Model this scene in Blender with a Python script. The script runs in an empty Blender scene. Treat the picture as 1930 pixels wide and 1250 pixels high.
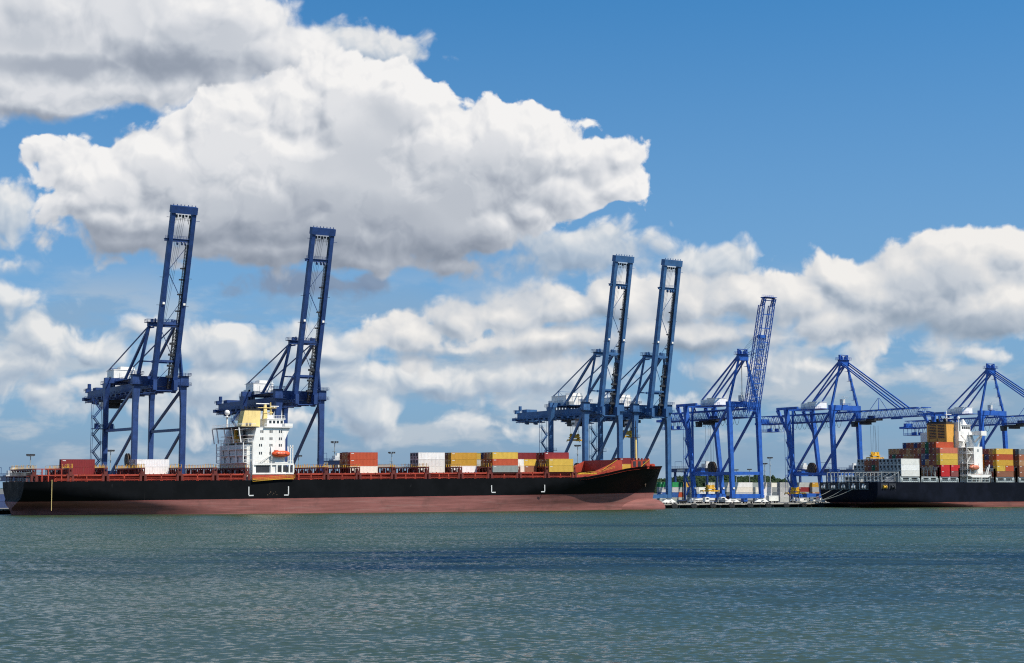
import bpy, math, random
from mathutils import Vector, Matrix
random.seed(7)
R = math.radians
SC = bpy.context.scene
COL = SC.collection

# ---------------------------------------------------------------- camera
# World axes: X runs along the quay, Y points landward (quay face at Y = 0), Z is up, water at Z = 0.
cam = bpy.data.cameras.new("camera")
cam_ob = bpy.data.objects.new("camera", cam); COL.objects.link(cam_ob)
cam_ob.location = (0.0, -583.2, 10.0)
PITCH = math.atan(293 / 2900)
cam_ob.rotation_euler = (R(90) + PITCH, 0, R(-31))
cam.sensor_width = 36.0
cam.lens = 36.0 * 2900 / 1930
cam.clip_start = 1.0; cam.clip_end = 60000
SC.camera = cam_ob

# ---------------------------------------------------------------- light
SUN_EL = R(50); 
SUN_DIR = Vector((0.42, -0.91, 0)).normalized() * math.cos(SUN_EL) + Vector((0, 0, math.sin(SUN_EL)))
sun = bpy.data.lights.new("sun", 'SUN'); sun.energy = 5.0; sun.angle = R(0.53); sun.color = (1.0, 0.93, 0.82)
sun_ob = bpy.data.objects.new("sun", sun); COL.objects.link(sun_ob)
sun_ob.location = (200, -700, 300)
sun_ob.rotation_euler = (-SUN_DIR).to_track_quat('-Z', 'Y').to_euler()
SC.view_settings.view_transform = 'Standard'; SC.view_settings.look = 'None'
SC.view_settings.exposure = 0.0; SC.view_settings.gamma = 1.0
SC.render.engine = 'CYCLES'
SC.cycles.use_adaptive_sampling = True
SC.cycles.adaptive_threshold = 0.015
SC.cycles.use_denoising = False
SC.cycles.pixel_filter_type = 'BLACKMAN_HARRIS'; SC.cycles.filter_width = 1.15
SC.cycles.max_bounces = 5; SC.cycles.diffuse_bounces = 2; SC.cycles.glossy_bounces = 3
SC.cycles.transparent_max_bounces = 4; SC.cycles.sample_clamp_indirect = 2.0
SC.render.film_transparent = False

# ---------------------------------------------------------------- sky
world = bpy.data.worlds.new("World"); SC.world = world; world.use_nodes = True
WT = world.node_tree; WT.nodes.clear()

class NT:
    """small helper to write node trees"""
    def __init__(s, tree): s.t = tree
    def _in(s, sock, v):
        if hasattr(v, 'links') or isinstance(v, bpy.types.NodeSocket): s.t.links.new(v, sock)
        elif v is not None: sock.default_value = v
    def node(s, typ, **kw):
        n = s.t.nodes.new(typ)
        for k, v in kw.items(): setattr(n, k, v)
        return n
    def m(s, op, a, b=None, c=None, clamp=False):
        n = s.node('ShaderNodeMath', operation=op); n.use_clamp = clamp
        s._in(n.inputs[0], a)
        if b is not None: s._in(n.inputs[1], b)
        if c is not None: s._in(n.inputs[2], c)
        return n.outputs[0]
    def v(s, op, a, b=None, c=None):
        n = s.node('ShaderNodeVectorMath', operation=op)
        s._in(n.inputs[0], a)
        if b is not None: s._in(n.inputs[1], b)
        if c is not None: s._in(n.inputs[2], c)
        return n.outputs['Value'] if op in ('LENGTH', 'DOT_PRODUCT', 'DISTANCE') else n.outputs['Vector']
    def noise(s, vec, scale, detail=6, rough=0.55, lac=2.0, dims='2D', color=False, dist=0.0):
        n = s.node('ShaderNodeTexNoise', noise_dimensions=dims)
        s._in(n.inputs['Vector'], vec)
        n.inputs['Scale'].default_value = scale; n.inputs['Detail'].default_value = detail
        n.inputs['Roughness'].default_value = rough; n.inputs['Lacunarity'].default_value = lac
        n.inputs['Distortion'].default_value = dist
        return n.outputs['Color'] if color else n.outputs[0]
    def voro(s, vec, scale, detail=2, rough=0.5, smooth=0.4):
        n = s.node('ShaderNodeTexVoronoi', feature='F1', voronoi_dimensions='2D')
        n.normalize = True
        s._in(n.inputs['Vector'], vec)
        n.inputs['Scale'].default_value = scale; n.inputs['Detail'].default_value = detail
        n.inputs['Roughness'].default_value = rough
        return n.outputs['Distance']
    def rng(s, x, a, b, c=0.0, d=1.0, mode='SMOOTHSTEP'):
        n = s.node('ShaderNodeMapRange', interpolation_type=mode)
        s._in(n.inputs[0], x)
        for i, q in enumerate((a, b, c, d)): n.inputs[1 + i].default_value = q
        return n.outputs[0]
    def mix(s, f, a, b):
        n = s.node('ShaderNodeMix', data_type='RGBA'); n.clamp_factor = True
        s._in(n.inputs[0], f)
        for i, q in ((6, a), (7, b)):
            if isinstance(q, (tuple, list)): q = (q[0], q[1], q[2], 1.0)
            s._in(n.inputs[i], q)
        return n.outputs[2]
    def ramp(s, f, stops):
        n = s.node('ShaderNodeValToRGB'); e = n.color_ramp.elements
        while len(e) > 1: e.remove(e[0])
        for i, (p, c) in enumerate(stops):
            q = e[0] if i == 0 else e.new(p)
            q.position = p; q.color = (c[0], c[1], c[2], 1)
        s._in(n.inputs[0], f); return n.outputs[0]
    def comb(s, x, y, z=0.0):
        n = s.node('ShaderNodeCombineXYZ')
        for i, q in enumerate((x, y, z)): s._in(n.inputs[i], q)
        return n.outputs[0]

def sky_at(px, py):
    """direction (azimuth, elevation in 1/29 rad, about the view heading) of a point of the sky"""
    r = (px - 965) / 2900; u = -(py - 625) / 2900
    h = math.cos(PITCH) - u * math.sin(PITCH); v = math.sin(PITCH) + u * math.cos(PITCH)
    return 29 * math.atan2(r, h), 29 * math.atan2(v, math.hypot(r, h))
# cloud masses: (x, y, half width, half height); directions of the sky
HEAP = [  # the big heap of cumulus, left of centre
 (700, 215, 150, 112), (740, 150, 70, 50), (640, 165, 110, 60), (560, 200, 140, 70), (790, 210, 70, 66), (460, 215, 110, 58), (430, 270, 140, 90), (340, 260, 80, 50), (290, 300, 100, 66), (200, 345, 110, 75), (85, 285, 36, 20), (120, 325, 62, 44), (150, 380, 66, 50),
 (480, 340, 300, 120), (760, 340, 260, 140), (950, 290, 120, 95), (940, 222, 66, 36), (1010, 290, 110, 70), (1100, 315, 90, 52), (1150, 355, 66, 40), (1170, 300, 46, 30), (1070, 355, 100, 56),
 (860, 420, 150, 78), (620, 425, 320, 64), (340, 415, 220, 56), (220, 410, 90, 44), (1000, 400, 90, 48), (850, 468, 90, 36), (540, 470, 320, 44), (700, 490, 220, 34), (840, 500, 90, 30), (260, 450, 130, 36)]
TOPL = [  # grey cloud filling the upper left corner
 (40, 60, 190, 130), (200, 40, 200, 120), (330, 80, 150, 100), (430, 60, 130, 90), (500, 90, 100, 70), (120, 130, 260, 90), (60, 185, 170, 52), (240, 165, 140, 52), (420, 140, 110, 60), (560, 95, 90, 50), (480, 40, 90, 50), (630, 110, 70, 28), (330, 150, 100, 50)]
BAND = [  # the long bank lower down
 (1815, 500, 115, 78), (1900, 480, 90, 55), (1720, 540, 110, 80), (1640, 545, 90, 66), (1580, 520, 70, 54), (1500, 560, 110, 55), (1850, 580, 160, 70), (1600, 610, 180, 50),
 (1400, 560, 90, 55), (1280, 560, 80, 55), (1170, 565, 90, 56), (1060, 580, 120, 50), (950, 595, 110, 48), (870, 605, 80, 46), (770, 630, 90, 42), (705, 640, 46, 28), (1050, 645, 240, 38), (1300, 635, 250, 42), (830, 660, 110, 22)]
VEIL = [  # softer, thinner clouds
 (1110, 465, 175, 52), (1330, 500, 130, 42), (985, 490, 70, 26), (660, 85, 150, 50), (750, 90, 60, 34), (40, 500, 90, 24), (20, 390, 55, 62), (10, 445, 30, 22), (30, 560, 80, 30),
 (70, 655, 100, 50), (190, 660, 80, 42), (30, 695, 110, 44), (80, 742, 80, 22), (420, 660, 85, 58), (340, 660, 80, 38), (510, 665, 70, 36), (400, 730, 90, 60), (270, 620, 50, 28), (580, 645, 60, 34), (200, 730, 120, 34), (620, 660, 90, 40),
 (700, 775, 84, 60), (800, 715, 220, 40), (1000, 715, 200, 44), (620, 700, 80, 30), (1830, 660, 110, 24), (1750, 690, 60, 12), (1550, 690, 120, 26), (520, 800, 150, 20), (1200, 760, 120, 22), (1680, 650, 140, 26), (1400, 690, 160, 22), (300, 780, 120, 20), (930, 800, 160, 16)]
DARK = [  # low thin shadowed scraps
 (600, 535, 130, 26), (690, 525, 44, 26), (520, 545, 60, 16)]
GREY = [  # where a cloud is thick against the light: its shaded underside
 (330, 116, 150, 38, 1.0), (120, 132, 210, 26, .80), (60, 60, 140, 50, .45), (380, 60, 150, 60, .42), (100, 226, 170, 20, .85), (480, 105, 100, 56, .35),
 (540, 484, 440, 84, .88), (850, 494, 220, 84, .88), (250, 466, 200, 60, .88), (640, 425, 360, 80, .72), (700, 310, 170, 90, .44), (900, 375, 190, 90, .58), (400, 390, 210, 64, .44), (735, 225, 64, 54, .46), (540, 345, 150, 60, .22), (930, 300, 90, 40, .25),
 (1120, 310, 70, 30, .36), (1720, 600, 140, 38, .70), (1860, 615, 140, 34, .62), (1650, 500, 50, 40, .30), (1400, 610, 190, 36, .55), (1120, 615, 130, 30, .50), (1250, 660, 290, 28, .80), (880, 672, 220, 20, .72), (1110, 490, 180, 40, .5), (1760, 545, 90, 50, .45), (1330, 520, 120, 34, .4), (1080, 555, 40, 40, .3),
 (80, 700, 160, 16, .5), (420, 690, 120, 18, .45), (700, 815, 90, 16, .5), (840, 745, 240, 14, .5)]

def blobs(nt, P, items):
    d = None
    for (x, y, rx, ry) in items:
        cs, ct = sky_at(x, y); rx *= .0097; ry *= .0099; k = min(rx, ry)
        q = nt.v('MULTIPLY_ADD', P, (1 / rx, 1 / ry, 0), (-cs / rx, -ct / ry, 0))
        e = nt.m('MULTIPLY_ADD', nt.v('LENGTH', q), -k, k)
        d = e if d is None else nt.m('SMOOTH_MAX', d, e, .12)
    return d

def cloud_group(name, items, warp, amp, seed):
    """signed depth into a cloud mass (detailed) and a smoother version of it for shading"""
    g = bpy.data.node_groups.new(name, 'ShaderNodeTree')
    g.interface.new_socket('P', in_out='INPUT', socket_type='NodeSocketVector')
    g.interface.new_socket('F', in_out='OUTPUT', socket_type='NodeSocketFloat')
    g.interface.new_socket('S', in_out='OUTPUT', socket_type='NodeSocketFloat')
    nt = NT(g); gi = nt.node('NodeGroupInput'); go = nt.node('NodeGroupOutput')
    P = gi.outputs[0]; sd = (seed, seed * .37, 0)
    n1 = nt.v('SUBTRACT', nt.noise(nt.v('ADD', P, sd), .7, 2, .5, color=True), (.5, .5, .5))
    W = nt.v('MULTIPLY_ADD', n1, (warp, warp, 0), P)
    d = nt.m('MINIMUM', blobs(nt, W, items), .60)
    d = nt.m('MULTIPLY_ADD', nt.rng(d, 0, .5), .25, d)     # no holes inside the mass
    W2 = nt.v('ADD', W, sd)
    # heaped heads: rounded cells inside rounded cells
    v1 = nt.m('SUBTRACT', .45, nt.voro(nt.v('MULTIPLY', W2, (1, 1.15, 1)), 1.25, 0, .5))
    n2 = nt.v('SUBTRACT', nt.noise(W2, 2.2, 2, .5, color=True), (.5, .5, .5))
    v2 = nt.m('SUBTRACT', .40, nt.voro(nt.v('MULTIPLY_ADD', n2, (.35, .35, 0), W2), 3.3, 1, .5))
    lo = nt.m('SUBTRACT', nt.noise(W2, .95, 2, .5), .5)
    hi = nt.m('SUBTRACT', nt.noise(W2, 1.6, 8, .56), .5)
    s = nt.m('MULTIPLY_ADD', lo, amp * .75, d)
    s = nt.m('MULTIPLY_ADD', v1, amp * .42, s)
    s = nt.m('MULTIPLY_ADD', v2, amp * .30, s)
    f = nt.m('MULTIPLY_ADD', hi, amp * .62, s)
    s2 = nt.m('MULTIPLY_ADD', hi, amp * .20, nt.m('MULTIPLY_ADD', v2, amp * .12, nt.m('MULTIPLY_ADD', v1, amp * .10, s)))
    g.links.new(f, go.inputs[0]); g.links.new(s2, go.inputs[1])
    return g

def make_sky():
    nt = NT(WT)
    tc = nt.node('ShaderNodeTexCoord'); D = tc.outputs['Generated']
    fw = nt.v('DOT_PRODUCT', D, (math.sin(R(31)), math.cos(R(31)), 0))
    rt = nt.v('DOT_PRODUCT', D, (math.cos(R(31)), -math.sin(R(31)), 0))
    up = nt.v('DOT_PRODUCT', D, (0, 0, 1))
    s_ = nt.m('MULTIPLY', nt.m('ARCTAN2', rt, fw), 29.0)
    t_ = nt.m('MULTIPLY', nt.m('ARCSINE', nt.m('MINIMUM', nt.m('MAXIMUM', up, -1), 1)), 29.0)
    P = nt.comb(s_, t_, 0.0)
    G = 1 / WSTR
    sky = nt.node('ShaderNodeTexSky', sky_type='NISHITA')
    sky.sun_disc = False; sky.sun_elevation = SUN_EL
    sky.sun_rotation = math.atan2(SUN_DIR.x, SUN_DIR.y)
    sky.air_density = 1.0; sky.dust_density = .4; sky.ozone_density = 3.0
    el = nt.v('MULTIPLY_ADD', D, (1, 1, 1.9), (0, 0, .04))
    nt._in(sky.inputs['Vector'], nt.v('NORMALIZE', el))
    base = nt.v('MULTIPLY', sky.outputs[0], SKY_TINT)
    # milky air, thicker towards the horizon
    lowf = nt.m('POWER', nt.m('MULTIPLY', nt.m('SUBTRACT', 9.2, t_), 1 / 8.7, clamp=True), 1.2)
    col = nt.mix(lowf, base, tuple(G * c for c in (.235, .365, .515)))
    # clouds everywhere else in the sky (behind and above the viewer)
    gen = nt.noise(nt.v('MULTIPLY', P, (.10, .22, 1)), 1.0, 6, .55)
    away = nt.m('MAXIMUM', nt.rng(nt.m('ABSOLUTE', s_), 24, 40), nt.m('MULTIPLY', nt.rng(t_, 9.8, 13), .30))
    ga = nt.m('MULTIPLY', nt.rng(gen, .50, .66), away)
    col = nt.mix(ga, col, tuple(G * c for c in (.55, .59, .66)))
    # far layers seen edge-on low down: blue-grey sheets and pale tops
    st = nt.noise(nt.v('MULTIPLY', P, (.30, 1.0, 1)), 1.0, 6, .55)
    st2 = nt.noise(nt.v('MULTIPLY_ADD', P, (.42, 1.15, 1), (7.3, 2.1, 0)), 1.0, 7, .56)
    band = nt.m('MULTIPLY', nt.rng(t_, 2.6, 4.4, 1.0, 0.0), nt.rng(t_, .1, 1.0, .35, 1.0))
    col = nt.mix(nt.m('MULTIPLY', nt.rng(st, .44, .66, 0, .60), band), col, tuple(G * c for c in (.29, .40, .525)))
    col = nt.mix(nt.m('MULTIPLY', nt.rng(st2, .47, .66, 0, .72), band), col, tuple(G * c for c in (.55, .60, .65)))
    # shading field
    Pn = nt.v('MULTIPLY_ADD', nt.v('SUBTRACT', nt.noise(nt.v('ADD', P, (3, 9, 4)), .9, 4, .5, color=True), (.5, .5, .5)), (1.2, .8, 0), P)
    gs = None
    for (x, y, rx, ry, a) in GREY:
        cs, ct = sky_at(x, y); rx *= .0125; ry *= .0135
        q = nt.v('LENGTH', nt.v('MULTIPLY_ADD', Pn, (1 / rx, 1 / ry, 0), (-cs / rx, -ct / ry, 0)))
        e = nt.rng(q, .15, 1.25, a, 0.0)
        gs = e if gs is None else nt.m('SMOOTH_MAX', gs, e, .15)
    L = (.55, .80, 0)
    def layer(col, items, name, warp, amp, seed, delta, k, lit, soft, opac, bias, gsc, gsoft=0.0):
        g = cloud_group(name, items, warp, amp, seed)
        def ev(vec):
            n = nt.node('ShaderNodeGroup'); n.node_tree = g; nt._in(n.inputs[0], vec); return n.outputs
        e0 = ev(P); e1 = ev(nt.v('ADD', P, tuple(delta * q for q in L)))
        w = nt.m('MULTIPLY_ADD', gs, gsoft, soft)          # shaded undersides dissolve more softly
        a = nt.m('DIVIDE', e0[0], w, clamp=True)
        a = nt.m('MULTIPLY', nt.rng(a, 0, 1), opac)
        df = nt.m('SUBTRACT', nt.m('MINIMUM', e0[1], .9), nt.m('MINIMUM', e1[1], .9))
        df = nt.m('MULTIPLY', df, nt.m('MULTIPLY_ADD', gs, -.65, 1.0))
        li = nt.m('MULTIPLY_ADD', df, k, bias)
        li = nt.m('ADD', li, nt.rng(e0[0], 0.0, .40, .10, 0.0))
        li = nt.m('SUBTRACT', li, nt.m('MULTIPLY', gs, gsc), clamp=True)
        c = nt.ramp(li, [(p, tuple(G * q for q in cc)) for p, cc in lit])
        return nt.mix(a, col, c)
    bright = [(0.0, (.25, .29, .36)), (.22, (.37, .41, .48)), (.45, (.53, .565, .62)), (.7, (.72, .735, .765)), (1.0, (.905, .895, .885))]
    bank = [(0.0, (.25, .32, .41)), (.25, (.40, .46, .54)), (.5, (.60, .635, .68)), (.75, (.75, .75, .75)), (1.0, (.90, .875, .84))]
    veil = [(0.0, (.29, .37, .48)), (.35, (.42, .50, .60)), (.7, (.64, .68, .72)), (1.0, (.86, .85, .83))]
    dark = [(0.0, (.17, .23, .35)), (1.0, (.30, .38, .50))]
    col = layer(col, VEIL, 'veil_cloud', .7, 1.0, 31.0, .22, 1.1, veil, .30, .90, .66, .55, .3)
    col = layer(col, BAND, 'bank_cloud', .35, .80, 13.0, .24, 1.05, bank, .12, .97, .74, .72, .5)
    col = layer(col, DARK, 'scrap_cloud', .5, .6, 5.0, .15, 1.0, dark, .25, .9, .5, .2)
    col = layer(col, TOPL, 'corner_cloud', .55, .75, 53.0, .25, .9, bright, .28, .98, .80, .70, .2)
    col = layer(col, HEAP, 'heap_cloud', .45, .85, 71.0, .20, 1.15, bright, .10, 1.0, .84, .76, .22)
    bg = nt.node('ShaderNodeBackground'); bg.inputs['Strength'].default_value = WSTR
    WT.links.new(col, bg.inputs[0])
    out = nt.node('ShaderNodeOutputWorld'); WT.links.new(bg.outputs[0], out.inputs[0])
WSTR = 0.14
SKY_TINT = (.46, 1.08, 1.30)
make_sky()
world.cycles.sampling_method = 'MANUAL'; world.cycles.sample_map_resolution = 512
# ================================================================ mesh helpers
class MB:
    """collects boxes, beams and tubes; build() links them as ONE mesh object"""
    def __init__(s): s.v = []; s.f = []; s.mi = []
    def _add(s, vs, fs, mi=0):
        o = len(s.v); s.v += [tuple(q) for q in vs]
        s.f += [tuple(o + i for i in f) for f in fs]; s.mi += [mi] * len(fs); return s
    def box(s, x0, y0, z0, x1, y1, z1, mi=0):
        if x0 > x1: x0, x1 = x1, x0
        if y0 > y1: y0, y1 = y1, y0
        if z0 > z1: z0, z1 = z1, z0
        return s._add([(x0, y0, z0), (x1, y0, z0), (x1, y1, z0), (x0, y1, z0), (x0, y0, z1), (x1, y0, z1), (x1, y1, z1), (x0, y1, z1)],
                      [(0, 3, 2, 1), (4, 5, 6, 7), (0, 1, 5, 4), (1, 2, 6, 5), (2, 3, 7, 6), (3, 0, 4, 7)], mi)
    def hexa(s, lo, hi, mi=0):
        """8-corner solid from two 4-point loops"""
        return s._add(list(lo) + list(hi), [(3, 2, 1, 0), (4, 5, 6, 7), (0, 1, 5, 4), (1, 2, 6, 5), (2, 3, 7, 6), (3, 0, 4, 7)], mi)
    def beam(s, p, q, w, h=None, w2=None, h2=None, mi=0, ref=(0, 0, 1)):
        """rectangular bar: w across (horizontal), h the other way"""
        p = Vector(p); q = Vector(q); h = w if h is None else h
        w2 = w if w2 is None else w2; h2 = h if h2 is None else h2
        d = (q - p).normalized(); r = Vector(ref)
        a = d.cross(r)
        if a.length < 1e-3: a = d.cross(Vector((0, 1, 0)))
        a.normalize(); b = a.cross(d).normalized()
        lo = [p + a * w / 2 * i + b * h / 2 * j for i, j in ((-1, -1), (1, -1), (1, 1), (-1, 1))]
        hi = [q + a * w2 / 2 * i + b * h2 / 2 * j for i, j in ((-1, -1), (1, -1), (1, 1), (-1, 1))]
        return s.hexa(lo, hi, mi)
    def tube(s, p, q, r, r2=None, n=6, mi=0):
        p = Vector(p); q = Vector(q); r2 = r if r2 is None else r2
        d = (q - p).normalized(); a = d.cross(Vector((0, 0, 1)))
        if a.length < 1e-3: a = Vector((1, 0, 0))
        a.normalize(); b = d.cross(a)
        vs = []
        for c, rr in ((p, r), (q, r2)):
            for i in range(n):
                t = 2 * math.pi * i / n; vs.append(c + a * math.cos(t) * rr + b * math.sin(t) * rr)
        fs = [(i, (i + 1) % n, n + (i + 1) % n, n + i) for i in range(n)]
        fs += [tuple(range(n - 1, -1, -1)), tuple(range(n, 2 * n))]
        return s._add(vs, fs, mi)
    def path(s, pts, r, n=5, mi=0):
        for a, b in zip(pts, pts[1:]): s.tube(a, b, r, n=n, mi=mi)
        return s
    def lathe(s, prof, c=(0, 0, 0), n=16, axis='z', mi=0):
        vs = []
        for (r, h) in prof:
            for i in range(n):
                t = 2 * math.pi * i / n; x, y = r * math.cos(t), r * math.sin(t)
                p = (x, y, h) if axis == 'z' else ((h, x, y) if axis == 'x' else (x, h, y))
                vs.append((p[0] + c[0], p[1] + c[1], p[2] + c[2]))
        fs = []
        for k in range(len(prof) - 1):
            for i in range(n):
                j = (i + 1) % n; fs.append((k * n + i, k * n + j, (k + 1) * n + j, (k + 1) * n + i))
        fs += [tuple(range(n - 1, -1, -1)), tuple(range((len(prof) - 1) * n, len(prof) * n))]
        return s._add(vs, fs, mi)
    def ball(s, c, r, n=12, mi=0, sz=1.0):
        k = n // 2
        return s.lathe([(max(1e-3, r * math.sin(math.pi * i / k)), -r * sz * math.cos(math.pi * i / k)) for i in range(k + 1)], c, n, 'z', mi)
    def prism(s, pts, y0, y1, mi=0):
        """outline in X-Z pushed from y0 to y1"""
        n = len(pts)
        vs = [(x, y0, z) for x, z in pts] + [(x, y1, z) for x, z in pts]
        fs = [(i, (i + 1) % n, n + (i + 1) % n, n + i) for i in range(n)] + [tuple(range(n - 1, -1, -1)), tuple(range(n, 2 * n))]
        return s._add(vs, fs, mi)
    def prism_x(s, pts, x0, x1, mi=0):
        n = len(pts)
        vs = [(x0, y, z) for y, z in pts] + [(x1, y, z) for y, z in pts]
        fs = [(i, (i + 1) % n, n + (i + 1) % n, n + i) for i in range(n)] + [tuple(range(n - 1, -1, -1)), tuple(range(n, 2 * n))]
        return s._add(vs, fs, mi)
    def rail(s, pts, h=1.1, step=2.0, r=.045, mi=0, mid=True):
        """handrail along a polyline"""
        for a, b in zip(pts, pts[1:]):
            a = Vector(a); b = Vector(b); L = (b - a).length; n = max(1, round(L / step))
            for i in range(n + 1):
                p = a.lerp(b, i / n); s.tube(p, p + Vector((0, 0, h)), r, n=4, mi=mi)
            s.tube(a + Vector((0, 0, h)), b + Vector((0, 0, h)), r, n=4, mi=mi)
            if mid: s.tube(a + Vector((0, 0, h * .5)), b + Vector((0, 0, h * .5)), r * .8, n=4, mi=mi)
        return s
    def lattice(s, p, q, w, h, n, rc, rw, mi=0, top=True, rect=True):
        """lattice box girder from p to q: four chords and zigzag webs"""
        p = Vector(p); q = Vector(q); d = (q - p).normalized(); a = d.cross(Vector((0, 0, 1)))
        if a.length < .05: a = Vector((1, 0, 0))
        a.normalize(); b = a.cross(d)
        if abs(d.z) > .8: a = Vector((1, 0, 0)); b = a.cross(d).normalized()
        C = lambda t, i, j: p.lerp(q, t) + a * w / 2 * i + b * h / 2 * j
        for i in (-1, 1):
            for j in (-1, 1): s.beam(C(0, i, j), C(1, i, j), rc * 2, rc * 2, mi=mi)
        for k in range(n):
            t0, tm, t1 = k / n, (k + .5) / n, (k + 1) / n
            for i in (-1, 1):
                s.tube(C(t0, i, -1), C(tm, i, 1), rw, n=4, mi=mi); s.tube(C(tm, i, 1), C(t1, i, -1), rw, n=4, mi=mi)
            for j in (-1, 1):
                s.tube(C(t0, -1, j), C(t0, 1, j), rw, n=4, mi=mi)
                if top: s.tube(C(t0, -1, j), C(t1, 1, j), rw * .8, n=4, mi=mi)
        for j in (-1, 1): s.tube(C(1, -1, j), C(1, 1, j), rw, n=4, mi=mi)
        for i in (-1, 1): s.tube(C(1, i, -1), C(1, i, 1), rw, n=4, mi=mi)
        return s
    def mesh(s, name, mats, smooth=False):
        me = bpy.data.meshes.new(name); me.from_pydata(s.v, [], s.f)
        if not isinstance(mats, (list, tuple)): mats = [mats]
        for m in mats: me.materials.append(m)
        if any(s.mi): me.polygons.foreach_set('material_index', s.mi)
        if smooth: me.polygons.foreach_set('use_smooth', [True] * len(s.f))
        me.update(); return me
    def build(s, name, mats, parent=None, smooth=False):
        o = bpy.data.objects.new(name, s.mesh(name, mats, smooth)); COL.objects.link(o)
        if parent is not None: o.parent = parent
        return o

def tag(o, label=None, cat=None, group=None, kind=None):
    if label: o['label'] = label
    if cat: o['category'] = cat
    if group: o['group'] = group
    if kind: o['kind'] = kind
    return o
def thing(name, label, cat, loc=(0, 0, 0), rot=(0, 0, 0), group=None):
    o = bpy.data.objects.new(name, None); COL.objects.link(o)
    o.location = loc; o.rotation_euler = rot; o.empty_display_size = .5
    return tag(o, label, cat, group)

# ================================================================ materials
def material(name):
    m = bpy.data.materials.new(name); m.use_nodes = True; m.node_tree.nodes.clear()
    nt = NT(m.node_tree); p = nt.node('ShaderNodeBsdfPrincipled'); o = nt.node('ShaderNodeOutputMaterial')
    m.node_tree.links.new(p.outputs[0], o.inputs[0]); return m, nt, p
def mul(c, k): return tuple(min(1, q * k) for q in c)
def paint(name, c, rough=.5, wear=.18, scale=.35, rust=0.0, streak=True, spec=.4):
    """weathered paint: fading in patches, run-down streaks and a little rust"""
    m, nt, p = material(name)
    tc = nt.node('ShaderNodeTexCoord').outputs['Object']
    n = nt.noise(tc, scale, 5, .6, dims='3D')
    col = nt.mix(nt.rng(n, .3, .7), mul(c, 1 - wear), mul(c, 1 + wear))
    if streak:
        st = nt.noise(nt.v('MULTIPLY', tc, (1.6, 1.6, .12)), 1.0, 4, .6, dims='3D')
        col = nt.mix(nt.m('MULTIPLY', nt.rng(st, .52, .72), .38), col, mul(c, .55))
    if rust > 0:
        rn = nt.noise(nt.v('MULTIPLY', tc, (1, 1, .35)), .8, 6, .65, dims='3D')
        col = nt.mix(nt.m('MULTIPLY', nt.rng(rn, .60, .74), rust), col, (.16, .06, .025))
    nt._in(p.inputs['Base Color'], col); p.inputs['Roughness'].default_value = rough
    p.inputs['Specular IOR Level'].default_value = spec
    return m
M = {}
M['navy'] = paint('navy_paint', (.018, .049, .165), .45, .22)
M['blue'] = paint('steel_blue_paint', (.042, .118, .265), .45, .18)
M['royal'] = paint('royal_blue_paint', (.021, .098, .40), .42, .2)
M['white'] = paint('white_paint', (.84, .815, .765), .5, .05, rust=.10)
M['dullwhite'] = paint('dull_white_paint', (.62, .62, .60), .55, .08, rust=.2)
M['cream'] = paint('cream_paint', (.74, .56, .22), .5, .05)
M['orange_f'] = paint('ochre_paint', (.72, .36, .07), .5, .08)
M['orange'] = paint('lifeboat_orange', (.72, .09, .02), .4, .10)
M['paleorange'] = paint('faded_orange', (.72, .22, .12), .45, .10)
M['red'] = paint('red_deck_paint', (.36, .046, .022), .55, .25, rust=.35)
M['darkred'] = paint('dark_red_paint', (.13, .022, .016), .6, .25, rust=.4)
M['yellow'] = paint('yellow_paint', (.66, .37, .03), .5, .12)
M['grey'] = paint('grey_paint', (.33, .35, .35), .55, .12, rust=.15)
M['palegrey'] = paint('pale_grey_green_paint', (.45, .50, .49), .55, .1, rust=.15)
M['black'] = paint('black_paint', (.014, .014, .016), .5, .2)
M['dark'] = paint('dark_steel', (.028, .030, .036), .55, .2)
M['rubber'] = paint('tyre_rubber', (.016, .016, .017), .8, .2)
M['concrete'] = paint('weathered_concrete', (.33, .30, .25), .85, .16, .25)
M['asphalt'] = paint('asphalt', (.06, .06, .062), .9, .15, .1, streak=False)
M['brown'] = paint('cable_drum_brown', (.10, .065, .04), .6, .2)
M['rope'] = paint('rope', (.42, .40, .34), .9, .1, streak=False)
M['trunk'] = paint('bark', (.05, .035, .025), .9, .2)
def glassy():
    m, nt, p = material('window_glass'); p.inputs['Base Color'].default_value = (.02, .028, .034, 1)
    p.inputs['Roughness'].default_value = .12; return m
M['glass'] = glassy()

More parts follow.
